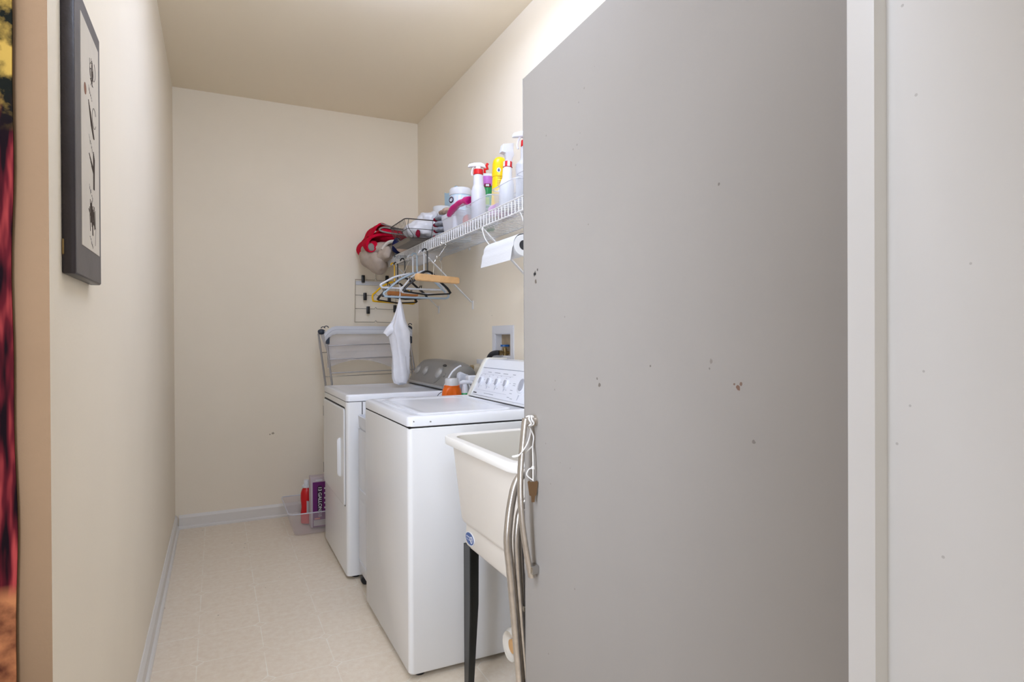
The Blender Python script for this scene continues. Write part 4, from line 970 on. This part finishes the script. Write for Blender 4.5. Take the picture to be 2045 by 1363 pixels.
for z_, xa, xb_ in ((1.09, 0.61, 1.205), (0.93, 0.635, 1.225)):
    B().cyl((xa, ry + 0.10, z_), (xb_, ry + 0.10, z_ + 0.01), 0.0022, 8).build('wire', M['chrome'], t)
# padded top band
g = []
def band(y, drop):
    rows = []
    for i in range(5):
        dz = -0.034 * i / 4
        row = []
        for s in range(25):
            q = s / 24
            x_ = 0.622 + 0.575 * q
            z_ = 1.258 - 0.050 * max(0, 1 - q / 0.13) ** 2 - 0.022 * max(0, 1 - (1 - q) / 0.08) ** 2
            row.append(Vector((x_, y - 0.010 * sin(pi * i / 4), z_ + dz)))
        rows.append(row)
    return rows
B().sheet(band(ry, 0), 0.006).build('top_band', M['bandgrey'], t)
g = band(ry - 0.004, 0)
B().sheet([[p + Vector((0, -0.003, -0.004)) for p in g[2]], [p + Vector((0, -0.004, -0.008)) for p in g[3]], [p + Vector((0, -0.003, -0.012)) for p in g[4]]], 0.004).build('band_piping', M['whitep'], t)
for x_, yy, zz in ((0.640, ry, 1.172), (1.186, ry, 1.172)):
    B().box(x_ - 0.012, x_ + 0.012, yy - 0.012, yy + 0.012, zz - 0.026, zz + 0.026, 0.004, 2).build('corner_sleeve', M['dgrey'], t)
for x_, yy, zz in ((0.612, ry + 0.06, 1.226), (1.185, ry + 0.03, 1.250)):
    b = B(); b.blob((x_, yy, zz), (0.024, 0.02, 0.018), 0.002, 30, 3); b.tube([(x_ + 0.01 + 0.012 * cos(a), yy, zz + 0.022 + 0.010 * sin(a)) for a in [pi * k / 8 for k in range(9)]], 0.003, 6); b.build('corner_cap', M['dgrey'], t)
b = B(); b.tube([(0.634 + 0.013 * cos(a), ry + 0.005, 1.250 + 0.012 * sin(a)) for a in [pi * k / 8 for k in range(9)]], 0.003, 6); b.build('corner_cap', M['dgrey'], t)
g = []
for i in range(10):
    s = i / 9
    g.append([Vector((0.640 + 0.55 * j / 12, ry + 0.024 + 0.008 * sin(j * 0.9 + i * 0.6), 1.225 - (0.235 - 0.05 * sin(j * 0.35)) * s)) for j in range(13)])
B().sheet(g, 0.0012).build('mesh_cloth', M['sheer'], t)
g = []
for i in range(10):
    s = i / 9
    g.append([Vector((0.600 + 0.045 * s + 0.034 * j / 3, ry + 0.085 - 0.05 * j / 3, 1.232 - 0.21 * s * (0.6 + 0.4 * j / 3))) for j in range(4)])
B().sheet(g, 0.0012).build('hanging_flap', M['film'], t)

# ------------------------------------------------------------------ tote on the floor with bottle and trash bag box
t = thing('storage_bin', (0.52, 4.03, 0), 'clear open plastic tote on the floor behind the dryer', 'storage bin')
b = B()
def tb(d, z, r=0.03): return rrect(0.372 + d, 0.660 - d, 3.795 + d, 4.270 - d, r, z, 5)
b.loft([tb(0.045, 0.003), tb(0.038, 0.006), tb(0.022, 0.09), tb(0.004, 0.135), tb(0.0, 0.137), tb(0.0, 0.143), tb(0.008, 0.143), tb(0.024, 0.10), tb(0.040, 0.010)])
b.build('tote_body', M['clearpink'], t)
B().tube([p for p in tb(0.002, 0.141)], 0.0035, 6, closed=True).build('tote_rim', M['milky'], t)
t = thing('detergent_bottle', (0.52, 4.05, 0.012), 'red liquid detergent bottle with white cap in the clear tote', 'bottle')
b = B(); rings = []
for z_, a, bb in ((0.012, .030, .026), (0.018, .038, .032), (0.08, .039, .033), (0.12, .034, .030), (0.17, .039, .033), (0.205, .038, .032), (0.228, .030, .026), (0.238, .022, .02), (0.245, .019, .019)):
    rings.append([Vector((0.508 + a * cos(q), 4.05 + bb * sin(q), z_)) for q in [2 * pi * k / 28 for k in range(28)]])
b.loft(rings); b.build('body', M['red'], t)
B().lathe([(0.028, 0.240), (0.028, 0.252), (0.018, 0.256), (0.017, 0.280), (0.014, 0.286), (0.0002, 0.287)], Matrix.Translation((0.506, 4.05, 0)), 20).build('cap', M['whitep'], t)
lb = B()
g = []
for i in range(2):
    g.append([Vector((0.508 + 0.0405 * cos(q), 4.05 + 0.0345 * sin(q), 0.085 + (0.075 - 0.012 * k / 8) * i)) for k, q in enumerate([radians(-100 + 9 * k) for k in range(9)])])
lb.sheet(g, 0.0008); lbo = lb.build('label_patch', M['labelgrey'], t)
lettering('label_letter', 'U', 0.042, frame_matrix((0.527, 4.0195, 0.120), (0.92, 0.39, 0), (0, 0, 1)), M['black'], t)
t = thing('trash_bag_box', (0.60, 3.96, 0.012), 'purple 13 gallon trash bag box standing in the clear tote', 'box')
bx0, bx1, by0, by1 = 0.514, 0.616, 3.925, 4.005
B().box(bx0, bx1, by0, by1, 0.012, 0.322, 0.0015, 1).build('carton', M['boxcard'], t)
pr = B().box(bx0 + 0.012, bx1 - 0.004, by0 - 0.0008, by0 + 0.001, 0.014, 0.292); pr.build('purple_front', M['purple'], t)
Mx = frame_matrix((bx0 + 0.054, by0 - 0.0010, 0.190), (0, 0, -1), (1, 0, 0))
pill = B(); pill.loft([[Mx @ q for q in rrect(-0.080, 0.086, -0.015, 0.015, 0.014, z_, 6)] for z_ in (-0.0006, 0.0006)]); pill.build('dark_pill', M['purpledark'], t)
lettering('lettering', '13 GALLON', 0.0285, frame_matrix((bx0 + 0.054, by0 - 0.0019, 0.188), (0, 0, -1), (1, 0, 0)), M['whitep'], t, bold=0.0006)
lettering('lettering', '38', 0.030, frame_matrix((bx0 + 0.054, by0 - 0.0019, 0.090), (0, 0, -1), (1, 0, 0)), M['labelgrey'], t)
m_ = B()
for k in range(5): m_.box(bx0 + 0.080, bx0 + 0.088, by0 - 0.0016, by0 - 0.0006, 0.245 - k * 0.030, 0.255 - k * 0.030)
m_.build('print_marks', M['whitep'], t)
m_ = B(); m_.box(bx0 + 0.022, bx0 + 0.055, by0 - 0.0016, by0, 0.062, 0.070); m_.build('orange_stripe', M['labelpink'], t)
m_ = B(); m_.box(bx0 + 0.016, bx1 - 0.006, by0 - 0.0018, by0, 0.022, 0.058); m_.build('picture_panel', M['labelgrey'], t)
m_ = B(); m_.box(bx0 + 0.030, bx0 + 0.07, by0 - 0.0012, by0 + 0.001, 0.300, 0.306); m_.build('top_strip', M['whitep'], t)

# ------------------------------------------------------------------ things on the shelf
# beige blanket, red fleece and soft things at the far end
t = thing('folded_blanket', (1.04, 4.08, TOP), 'beige blanket slumped over the far end of the shelf', 'blanket')
b = B(); b.blob((1.055, 4.08, TOP + 0.066), (0.19, 0.17, 0.058), 0.018, 9, 4, 1)
b.blob((0.940, 4.06, TOP - 0.008), (0.066, 0.17, 0.088), 0.022, 8, 5, 4, Matrix.Rotation(radians(-38), 3, 'Y') @ Matrix.Rotation(radians(12), 3, 'X'))
b.blob((0.985, 3.93, TOP + 0.015), (0.055, 0.10, 0.045), 0.018, 16, 4, 6, Matrix.Rotation(radians(-30), 3, 'Y'))
b.build('blanket_body', M['beige'], t)
b = B()
for k in range(6):
    y_ = 3.875 + k * 0.026
    b.tube(spline([(1.06, y_, TOP + 0.100), (1.005, y_ + 0.004, TOP + 0.092), (0.975, y_ - 0.004, TOP + 0.070), (0.955, y_, TOP + 0.040)], 4), [0.013 - 0.0011 * q for q in range(13)] if False else 0.011, 6)
b.build('fringe', M['cream_cloth'], t)
t = thing('fleece_jacket', (1.00, 4.12, TOP + 0.10), 'red fleece with grey binding folded on top of the beige blanket', 'clothing')
def fold(profile, y0, y1, th, name, m, par, wob=0.006, n=10):
    rows = []
    pp = spline([Vector((x_, 0, z_)) for x_, z_ in profile], 5)
    for i in range(n + 1):
        y = y0 + (y1 - y0) * i / n
        rows.append([Vector((p.x + wob * sin(i * 0.9 + k * 0.15), y + wob * sin(k * 0.35), p.z + wob * 0.7 * sin(i * 0.7 + k * 0.22))) for k, p in enumerate(pp)])
    return B().sheet(rows, th).build(name, m, par)
zb = TOP + 0.118
fold([(1.17, zb + 0.010), (1.06, zb + 0.020), (0.96, zb + 0.018), (0.905, zb + 0.002), (0.885, zb - 0.035), (0.905, zb - 0.070), (0.925, zb - 0.06), (0.93, zb - 0.03)], 3.95, 4.24, 0.016, 'lower_fold', M['redfleece'], t)
fold([(1.17, zb + 0.034), (1.05, zb + 0.040), (0.975, zb + 0.046), (0.955, zb + 0.058), (0.985, zb + 0.070), (1.06, zb + 0.062), (1.17, zb + 0.056)], 3.93, 4.22, 0.012, 'middle_fold', M['redfleece'], t)
fold([(1.12, zb + 0.072), (1.03, zb + 0.094), (0.985, zb + 0.106), (0.955, zb + 0.088), (0.935, zb + 0.045), (0.915, zb + 0.02)], 4.03, 4.25, 0.012, 'collar', M['redfleece'], t)
b = B()
b.tube(spline([(1.17, 3.928, zb + 0.056), (1.06, 3.925, zb + 0.064), (0.985, 3.925, zb + 0.073), (0.950, 3.926, zb + 0.058), (0.975, 3.925, zb + 0.044), (1.05, 3.926, zb + 0.036), (1.17, 3.928, zb + 0.032)], 6), 0.0055, 6)
b.tube(spline([(1.12, 4.03, zb + 0.085), (1.04, 4.03, zb + 0.103), (0.985, 4.03, zb + 0.116)], 6), 0.0055, 6)
b.build('binding', M['greytrim'], t)
B().blob((1.045, 4.10, zb + 0.030), (0.105, 0.125, 0.042), 0.012, 14, 4, 5).build('fleece_body', M['redfleece'], t)
b = B(); b.blob((0.925, 3.985, zb - 0.045), (0.035, 0.035, 0.035), 0.006, 20, 3, 3); b.build('sleeve_end', M['redfleece'], t)
b = B(); b.blob((0.905, 3.96, zb - 0.055), (0.024, 0.018, 0.026), 0.004, 30, 3, 6); b.build('cuff', M['greytrim'], t)
t = tag(B().blob((1.035, 3.815, TOP + 0.058), (0.030, 0.040, 0.050), 0.008, 18, 3, 8).build('balled_sock', M['navy'], loc=(1.035, 3.815, TOP)), 'navy cloth bundle beside the red fleece and the wire basket', 'cloth')
t = tag(B().blob((1.062, 3.725, TOP + 0.040), (0.056, 0.050, 0.036), 0.006, 18, 4, 9).build('fleece_bundle', M['pinkcloth'], loc=(1.085, 3.73, TOP)), 'pale pink fleece bundle on the shelf edge under the tray, left one', 'cloth', 'pale pink bundles')
t = tag(B().blob((1.066, 3.632, TOP + 0.036), (0.050, 0.044, 0.032), 0.006, 18, 4, 12).build('fleece_bundle', M['pinkcloth'], loc=(1.085, 3.6, TOP)), 'pale pink fleece bundle on the shelf edge under the tray, right one', 'cloth', 'pale pink bundles')
t = tag(B().blob((1.065, 3.84, TOP - 0.0), (0.04, 0.06, 0.020), 0.005, 25, 3, 15).build('cloth_strip', M['slate'], loc=(1.05, 3.82, TOP)), 'slate grey cloth strip at the shelf edge below the pink bundles', 'cloth')

# dark tray and wire basket
t = thing('baking_tray', (1.11, 3.40, TOP), 'dark metal tray under the wire basket, jutting over the shelf edge', 'tray')
b = B()
Mt = Matrix.Translation((1.095, 3.39, TOP + 0.006)) @ Matrix.Rotation(radians(0), 4, 'Z')
def bt(d, z, r=0.02): return [Mt @ q for q in rrect(-0.155 + d, 0.19 - d, -0.17 + d, 0.19 - d, r, z, 4)]
b.loft([bt(0.02, -0.004), bt(0.014, -0.003), bt(0.004, 0.012), bt(0.0, 0.013), bt(0.0, 0.016), bt(0.006, 0.016), bt(0.018, 0.0)])
b.build('tray_pan', mat('dark_nonstick_metal', (120, 112, 104), 0.35, metal=0.6), t)
t = thing('wire_basket', (1.10, 3.36, TOP + 0.02), 'dark wire basket holding a white plastic bag on the shelf', 'basket')
bz0, bz1 = TOP + 0.016, TOP + 0.108
def rim(d, z): return rrect(0.905 + d, 1.215 - d, 3.17 + d, 3.49 - d, 0.02, z, 4)
B().tube(rim(0, bz1), 0.003, 8, closed=True).build('rim', M['wire_dark'], t)
B().tube(rim(0.05, bz0), 0.002, 6, closed=True).build('base_ring', M['wire_dark'], t)
B().tube(rim(0.022, bz0 + 0.045), 0.0018, 6, closed=True).build('middle_ring', M['wire_dark'], t)
b = B()
for k in range(11):
    x_ = 0.925 + 0.27 * k / 10; xi = 0.96 + 0.20 * k / 10
    for y_, s_ in ((3.17, 1), (3.49, -1)):
        if s_ == 1 and k not in (0, 5, 10): continue
        b.tube(spline([(x_, y_, bz1), (x_, y_ + s_ * 0.012, bz0 + 0.05), (xi, y_ + s_ * 0.035, bz0 + 0.012), (xi, y_ + s_ * 0.06, bz0)], 4), 0.0015, 5)
for k in range(12):
    y_ = 3.19 + 0.28 * k / 11; yi = 3.225 + 0.21 * k / 11
    for x_, s_ in ((0.905, 1), (1.215, -1)):
        b.tube(spline([(x_, y_, bz1), (x_ + s_ * 0.010, y_, bz0 + 0.05), (x_ + s_ * 0.03, yi, bz0 + 0.012), (x_ + s_ * 0.055, yi, bz0)], 4), 0.0015, 5)
b.build('side_wires', M['wire_dark'], t)
t = thing('plastic_bag', (1.07, 3.32, bz0), 'bunched white plastic bag inside the wire basket', 'bag')
b = B(); b.blob((1.065, 3.32, bz0 + 0.060), (0.125, 0.115, 0.056), 0.016, 14, 5, 2); b.blob((1.105, 3.36, bz0 + 0.125), (0.065, 0.07, 0.055), 0.022, 20, 4, 5); b.build('bag_body', M['film'], t)
t = tag(B().blob((0.990, 3.215, bz0 + 0.024), (0.014, 0.010, 0.020), 0.005, 40, 3, 4).build('red_rag', M['maroon'], loc=(0.985, 3.2, bz0)), 'small dark red rag in the wire basket front', 'cloth')

# stack of four grey mitts
for k, w_ in enumerate(('bottom of the grey stack beside the wire basket', 'second from the bottom of the grey stack', 'third up in the grey stack, below the top one', 'topmost of the grey stack beside the wire basket')):
    z0 = TOP + 0.016 + 0.0305 * k
    t = thing('folded_mitt', (1.10, 3.095, z0 - 0.015), 'grey folded knit mitt, ' + w_, 'cloth', 'grey knit mitts')
    b = B(); b.blob((1.105, 3.085, z0), (0.062, 0.060, 0.0165), 0.003, 45, 4, k); b.build('mitt_body', M['greycloth'], t)
    b = B(); b.blob((1.068, 3.138, z0), (0.018, 0.012, 0.012), 0.003, 45, 3, k + 9); b.build('maroon_edge', M['maroon'], t)

# paper towel roll standing at the back
t = thing('paper_towel_roll', (1.225, 3.49, TOP), 'white paper towel roll standing upright at the back of the shelf', 'paper towels', 'paper towel rolls')
b = B(); b.lathe([(0.055, TOP), (0.056, TOP + 0.002), (0.056, TOP + 0.255), (0.053, TOP + 0.258), (0.020, TOP + 0.257)], Matrix.Translation((1.225, 3.49, 0)), 32); b.build('roll', M['paper'], t)
B().lathe([(0.020, TOP + 0.01), (0.020, TOP + 0.2585), (0.017, TOP + 0.2585), (0.017, TOP + 0.01)], Matrix.Translation((1.225, 3.49, 0)), 20).build('core', M['browncloth'], t)

def open_bin(name, x0, x1, y0, y1, h, label, m=M['clear'], taper=0.012, rimm=M['milky'], group='clear plastic bins on the shelf'):
    t = thing(name, ((x0 + x1) / 2, (y0 + y1) / 2, TOP), label, 'bin', group)
    def q(d, z, r=0.02): return rrect(x0 + d, x1 - d, y0 + d, y1 - d, r, z, 4)
    b = B(); b.loft([q(taper + 0.004, TOP + 0.0005), q(taper, TOP + 0.004), q(0.003, TOP + h - 0.022), q(0.0, TOP + h - 0.020), q(0, TOP + h), q(0.004, TOP + h), q(0.006, TOP + h - 0.02), q(taper + 0.004, TOP + 0.006)]); b.build('bin_body', m, t)
    B().tube(q(0.002, TOP + h), 0.0022, 6, closed=True).build('bin_rim', rimm, t)
    return t
open_bin('plastic_bin', 1.045, 1.20, 2.825, 3.005, 0.095, 'small milky bin with a blue sponge, right of the grey mitts', M['milky'])
t = tag(B().blob((1.115, 3.07, TOP + 0.140), (0.050, 0.055, 0.020), 0.012, 30, 4, 3).build('crumpled_cloth', M['browncloth'], loc=(1.11, 3.07, TOP + 0.125)), 'crumpled brown and cream cloth lying on top of the grey mitts', 'cloth')
t = tag(B().blob((1.12, 2.90, TOP + 0.036), (0.05, 0.055, 0.030), 0.006, 30, 4, 6).build('blue_sponge', M['blueclear'], loc=(1.12, 2.90, TOP)), 'pale blue sponge at the bottom of the small milky bin', 'sponge')
open_bin('plastic_bin', 1.045, 1.24, 2.662, 2.815, 0.100, 'clear bin of grey and red cloths under the magenta glove')
t = tag(B().blob((1.165, 2.735, TOP + 0.038), (0.05, 0.045, 0.032), 0.008, 22, 4, 11).build('cleaning_cloth', M['greycloth'], loc=(1.165, 2.735, TOP)), 'grey cleaning cloth inside the bin under the magenta glove', 'cloth')
t = tag(B().blob((1.092, 2.74, TOP + 0.036), (0.024, 0.045, 0.030), 0.008, 22, 4, 12).build('cleaning_cloth', M['labelpink'], loc=(1.10, 2.755, TOP)), 'faded red cleaning cloth inside the bin under the magenta glove', 'cloth')
# magenta glove draped over the bin
t = thing('rubber_glove', (1.08, 2.72, TOP + 0.10), 'magenta rubber glove draped over a clear bin', 'glove')
rows = []
b = B()
path = spline([(1.040, 2.865, TOP + 0.074), (1.038, 2.83, TOP + 0.088), (1.042, 2.78, TOP + 0.104), (1.050, 2.735, TOP + 0.112), (1.058, 2.685, TOP + 0.113), (1.064, 2.635, TOP + 0.106)], 5)
nr = len(path)
rad = [0.008 + 0.010 * min(1, i / 5) + 0.0015 * sin(i * 0.9) + 0.010 * (i / nr) ** 2 for i in range(nr)]
b.tube(path, rad, 14, flat=(1.0, 0.62)); b.build('glove_body', M['magenta'], t)
b = B(); b.tube([p + Vector((0, 0, 0)) for p in path[-4:]], 0.031, 16, flat=(1.0, 0.66)); b.build('cuff', M['magenta'], t)

# wipes canister with blue sleeve behind
t = thing('wipes_canister', (1.205, 3.13, TOP), 'white and pale blue cleaning wipes canister with white lid', 'canister')
wz = TOP
B().lathe([(0.055, wz), (0.058, wz + 0.004), (0.058, wz + 0.245), (0.052, wz + 0.250), (0.0002, wz + 0.25)], Matrix.Translation((1.205, 3.13, 0)), 36).build('body', M['paleblue'], t)
B().lathe([(0.060, wz + 0.246), (0.062, wz + 0.25), (0.061, wz + 0.275), (0.055, wz + 0.285), (0.0002, wz + 0.289)], Matrix.Translation((1.205, 3.13, 0)), 36).build('lid', M['whitep'], t)
def wrap(cx, cy, r, a0, a1, z0, z1, n=10, th=0.0008):
    return B().sheet([[Vector((cx + r * cos(radians(a0 + (a1 - a0) * k / n)), cy + r * sin(radians(a0 + (a1 - a0) * k / n)), z_)) for k in range(n + 1)] for z_ in (z0, z1)], th)
wrap(1.205, 3.13, 0.0588, 110, 330, wz + 0.196, wz + 0.238).build('label_patch', M['whitep'], t)
wrap(1.205, 3.13, 0.0590, 196, 236, wz + 0.150, wz + 0.190).build('label_patch', M['skyblue'], t)
wb = B()
Mw = frame_matrix(Vector((1.205, 3.13, 0)) + Vector((cos(radians(192)), sin(radians(192)), 0)) * 0.0600 + Vector((0, 0, wz + 0.218)), (-sin(radians(192)), cos(radians(192)), 0), (0, 0, 1))
Mw = frame_matrix(Mw.translation, (sin(radians(192)) * -1 if False else -sin(radians(192)), cos(radians(192)), 0), (0, 0, 1))
wb.tube([Mw @ Vector((0.017 * cos(a), 0.014 * sin(a), 0.0)) for a in [2 * pi * k / 18 for k in range(18)]], 0.0035, 6, closed=True)
wb.build('emblem_ring', M['purpledark'], t)
wb = B(); wb.tube([Mw @ Vector((0.010 * cos(a), 0.008 * sin(a), 0.0)) for a in [2 * pi * k / 18 for k in range(18)]], 0.0028, 6, closed=True); wb.build('emblem', M['whitep'], t)
t = tag(B().sheet([[Vector((1.298 + 0.006 * sin(k * .8), 3.40 + 0.20 * k / 6 + 0.020 * z_, TOP + 0.001 + 0.375 * z_ + (0.012 * sin(k * 1.1) if z_ == 1 else 0))) for k in range(7)] for z_ in [q / 6 for q in range(7)]], 0.006).build('blue_pouch', M['blueclear'], loc=(1.298, 3.50, TOP)), 'pale blue pouch leaning behind the wipes canister', 'pouch')

# tall spray bottle with red collar (in a bin with pink contents)
open_bin('plastic_bin', 1.040, 1.20, 2.375, 2.655, 0.080, 'clear bin with the tall white spray bottle, pink at its bottom')
t = tag(B().box(1.09, 1.185, 2.395, 2.50, TOP + 0.0075, TOP + 0.055, 0.012, 3).build('pink_pack', mat('pink_pack', (224, 150, 206), 0.5), loc=(1.14, 2.45, TOP)), 'pink packet at the bottom of the bin below the tall spray bottle', 'packet')
def spray(name, x, y, z0, hbody, r, rneck, m, colm, headm, label, yaw, tilt=None, hs=1.0, neckh=0.07, group='spray bottles on the shelf', shoulder=0.72):
    t = thing(name, (x, y, z0), label, 'spray bottle', group)
    T = Matrix.Translation((x, y, z0)) @ (tilt or Matrix.Identity(4))
    h1 = hbody * shoulder
    B().lathe([(r * 0.9, 0), (r, 0.006), (r, h1 - 0.01), (r * 0.97, h1), (rneck + 0.008, h1 + 0.016), (rneck + 0.004, h1 + 0.024), (rneck + 0.003, hbody - 0.004), (rneck, hbody), (0.0002, hbody + 0.001)], T, 28).build('body', m, t)
    B().lathe([(rneck + 0.002, hbody), (rneck + 0.0035, hbody + 0.002), (rneck + 0.002, hbody + 0.024), (0.0002, hbody + 0.025)], T, 24).build('collar', colm, t)
    b = B(); spray_head(b, T @ Matrix.Translation((0, 0, hbody + 0.024)) @ Matrix.Rotation(yaw, 4, 'Z'), hs); b.build('trigger_head', headm, t)
    return t, T
t, T = spray('spray_bottle', 1.088, 2.598, TOP + 0.0075, 0.212, 0.0335, 0.0195, M['milky'], M['red'], M['whitep'], 'tall milky spray bottle with red collar and white trigger, left of the green can', radians(-25), hs=0.9, shoulder=0.66)
b = B(); b.tube([T @ Vector(q) for q in ((0.040, -0.016, 0.264), (0.034, -0.018, 0.254), (0.038, -0.020, 0.240), (0.025, -0.016, 0.236), (0.026, -0.016, 0.220))], 0.0065, 6); b.build('red_latch', M['red'], t)

# green and lilac can
t = thing('scouring_can', (1.205, 2.775, TOP), 'green and lilac scouring powder can behind the tall spray bottle', 'can')
cx_, cy_ = 1.205, 2.765
B().lathe([(0.034, TOP), (0.036, TOP + 0.003), (0.036, TOP + 0.215), (0.0002, TOP + 0.216)], Matrix.Translation((cx_, cy_, 0)), 28).build('body', M['green'], t)
B().lathe([(0.0363, TOP + 0.214), (0.0363, TOP + 0.262), (0.0002, TOP + 0.263)], Matrix.Translation((cx_, cy_, 0)), 28).build('lilac_band', M['lilac'], t)
B().lathe([(0.0365, TOP + 0.260), (0.037, TOP + 0.268), (0.034, TOP + 0.272), (0.0002, TOP + 0.272)], Matrix.Translation((cx_, cy_, 0)), 28).build('lid', M['whitep'], t)
wrap(cx_, cy_, 0.0364, 120, 190, TOP + 0.06, TOP + 0.21).build('dark_label', M['darkgreen'], t)
wrap(cx_, cy_, 0.0366, 215, 262, TOP + 0.12, TOP + 0.155).build('lime_patch', M['lime'], t)
wrap(cx_, cy_, 0.0366, 225, 275, TOP + 0.205, TOP + 0.222).build('dark_swash', M['maroon'], t)
wrap(cx_, cy_, 0.0368, 235, 262, TOP + 0.209, TOP + 0.219).build('label_patch', M['whitep'], t)

# yellow polish can
t = thing('polish_can', (1.13, 2.485, TOP), 'tall yellow furniture polish can with rounded yellow cap', 'can')
T = Matrix.Translation((1.135, 2.490, TOP + 0.008)) @ Matrix.Rotation(radians(3), 4, 'Y')
B().lathe([(0.028, 0), (0.031, 0.004), (0.031, 0.175), (0.030, 0.182), (0.0002, 0.183)], T, 28).build('body', M['yellow'], t)
B().lathe([(0.0325, 0.180), (0.0335, 0.186), (0.0335, 0.236), (0.030, 0.254), (0.021, 0.266), (0.010, 0.271), (0.0002, 0.272)], T, 28).build('cap', M['yellow'], t)
def can_disc(b, ang, z, a, c, r, d=0.0006, n=16):
    pts_ = []
    for k in range(n):
        q = 2 * pi * k / n; aa = radians(ang) + a * cos(q) / r
        pts_.append((aa, z + c * sin(q)))
    b.loft([[T @ Vector(((r + o_) * cos(aa), (r + o_) * sin(aa), zz)) for aa, zz in pts_] for o_ in (-0.0005, d)])
e = B(); can_disc(e, 240, 0.205, 0.0095, 0.0105, 0.0336); e.build('emblem_disc', M['whitep'], t)
e = B()
aa0 = radians(240)
dp = [(0, 0.008), (0.004, 0.001), (0.005, -0.003), (0.003, -0.0065), (0, -0.0075), (-0.003, -0.0065), (-0.005, -0.003), (-0.004, 0.001)]
e.loft([[T @ Vector(((0.0336 + o_) * cos(aa0 + u_ / 0.0336), (0.0336 + o_) * sin(aa0 + u_ / 0.0336), 0.205 + v_)) for u_, v_ in dp] for o_ in (0, 0.0010)]); e.build('emblem_drop', M['labelblue'], t)
e = B()
for k, (z_, w_) in enumerate(((0.176, 12), (0.168, 14), (0.156, 11), (0.149, 13), (0.142, 12), (0.135, 10), (0.128, 12), (0.095, 8), (0.075, 11))):
    rad_ = 0.0338 if z_ > 0.18 else 0.0312
    for q in range(w_ // 2):
        a_ = 232 + q * 5.5
        e.loft([[T @ Vector((rad_ * cos(radians(x_)), rad_ * sin(radians(x_)), zz)) for x_, zz in ((a_, z_), (a_ + 3.6, z_), (a_ + 3.6, z_ + 0.0024), (a_, z_ + 0.0024))], [T @ Vector(((rad_ + .0005) * cos(radians(x_)), (rad_ + .0005) * sin(radians(x_)), zz)) for x_, zz in ((a_, z_), (a_ + 3.6, z_), (a_ + 3.6, z_ + 0.0024), (a_, z_ + 0.0024))]])
e.build('label_print', mat('brown_print', (120, 86, 20), 0.5), t)
e = B(); can_disc(e, 272, 0.120, 0.006, 0.020, 0.0311); e.build('label_stripe', M['labelpink'], t)
e = B(); can_disc(e, 250, 0.112, 0.005, 0.006, 0.0311); e.build('label_patch', M['whitep'], t)

# big bins at the near end
open_bin('plastic_bin', 1.045, 1.25, 2.130, 2.365, 0.092, 'frosted bin holding the yellow can and leaning spray bottle')
open_bin('plastic_bin', 1.040, 1.26, 1.800, 2.120, 0.098, 'large frosted bin of blue cloths beside the door edge')
t = tag(B().blob((1.12, 2.03, TOP + 0.046), (0.065, 0.07, 0.036), 0.006, 20, 4, 21).build('blue_cloth', M['bluecloth'], loc=(1.12, 2.03, TOP)), 'dusty blue cloth folded in the large frosted bin', 'cloth')
tilt = Matrix.Rotation(radians(-4), 4, 'X') @ Matrix.Rotation(radians(5), 4, 'Y')
t, T = spray('spray_bottle', 1.095, 2.318, TOP + 0.010, 0.178, 0.031, 0.017, M['whitep'], M['red'], M['whitep'], 'white spray bottle leaning in the bin, red striped collar and square head', radians(-25), tilt, hs=0.0001, shoulder=0.6)
b = B(); b.loft([[T @ Vector((p.x, p.y, z_)) for p in rrect(-0.018 - e, 0.022 + e, -0.014 - e, 0.014 + e, 0.005, 0, 3)] for z_, e in ((0.202, -0.006), (0.222, -0.004), (0.236, 0.001))] + [[T @ Vector((p.x - 0.006 + (0.012 if z_ < 0.26 else 0.006) * (p.x < 0) * -1, p.y, z_ + (p.x * 0.35))) for p in rrect(-0.019, 0.024, -0.014, 0.014, 0.003, 0, 3)] for z_ in (0.244, 0.278)]); b.build('square_head', M['whitep'], t, ang=25)
b = B()
for k in (0, 2, 4): b.loft([[T @ Vector(((0.0212) * cos(radians(180 + 30 * k + q * 10)), 0.0212 * sin(radians(180 + 30 * k + q * 10)), z_)) for q in range(4)] for z_ in (0.179, 0.201)], False, False, False)
b.build('collar_stripe', M['whitep'], t)
t, T = spray('spray_bottle', 1.150, 2.235, TOP + 0.0095, 0.245, 0.044, 0.0195, M['cloudy'], M['red'], M['whitep'], 'large clear spray bottle with red collar beside the door edge', radians(-25), hs=1.1, shoulder=0.70)
t = tag(B().box(1.08, 1.24, 1.86, 1.95, TOP + 0.008, TOP + 0.12, 0.02, 3).build('cloth_pack', M['blueclear'], loc=(1.16, 1.9, TOP)), 'pale blue pack in the large frosted bin next to the door', 'packet')

bpy.context.view_layer.update()
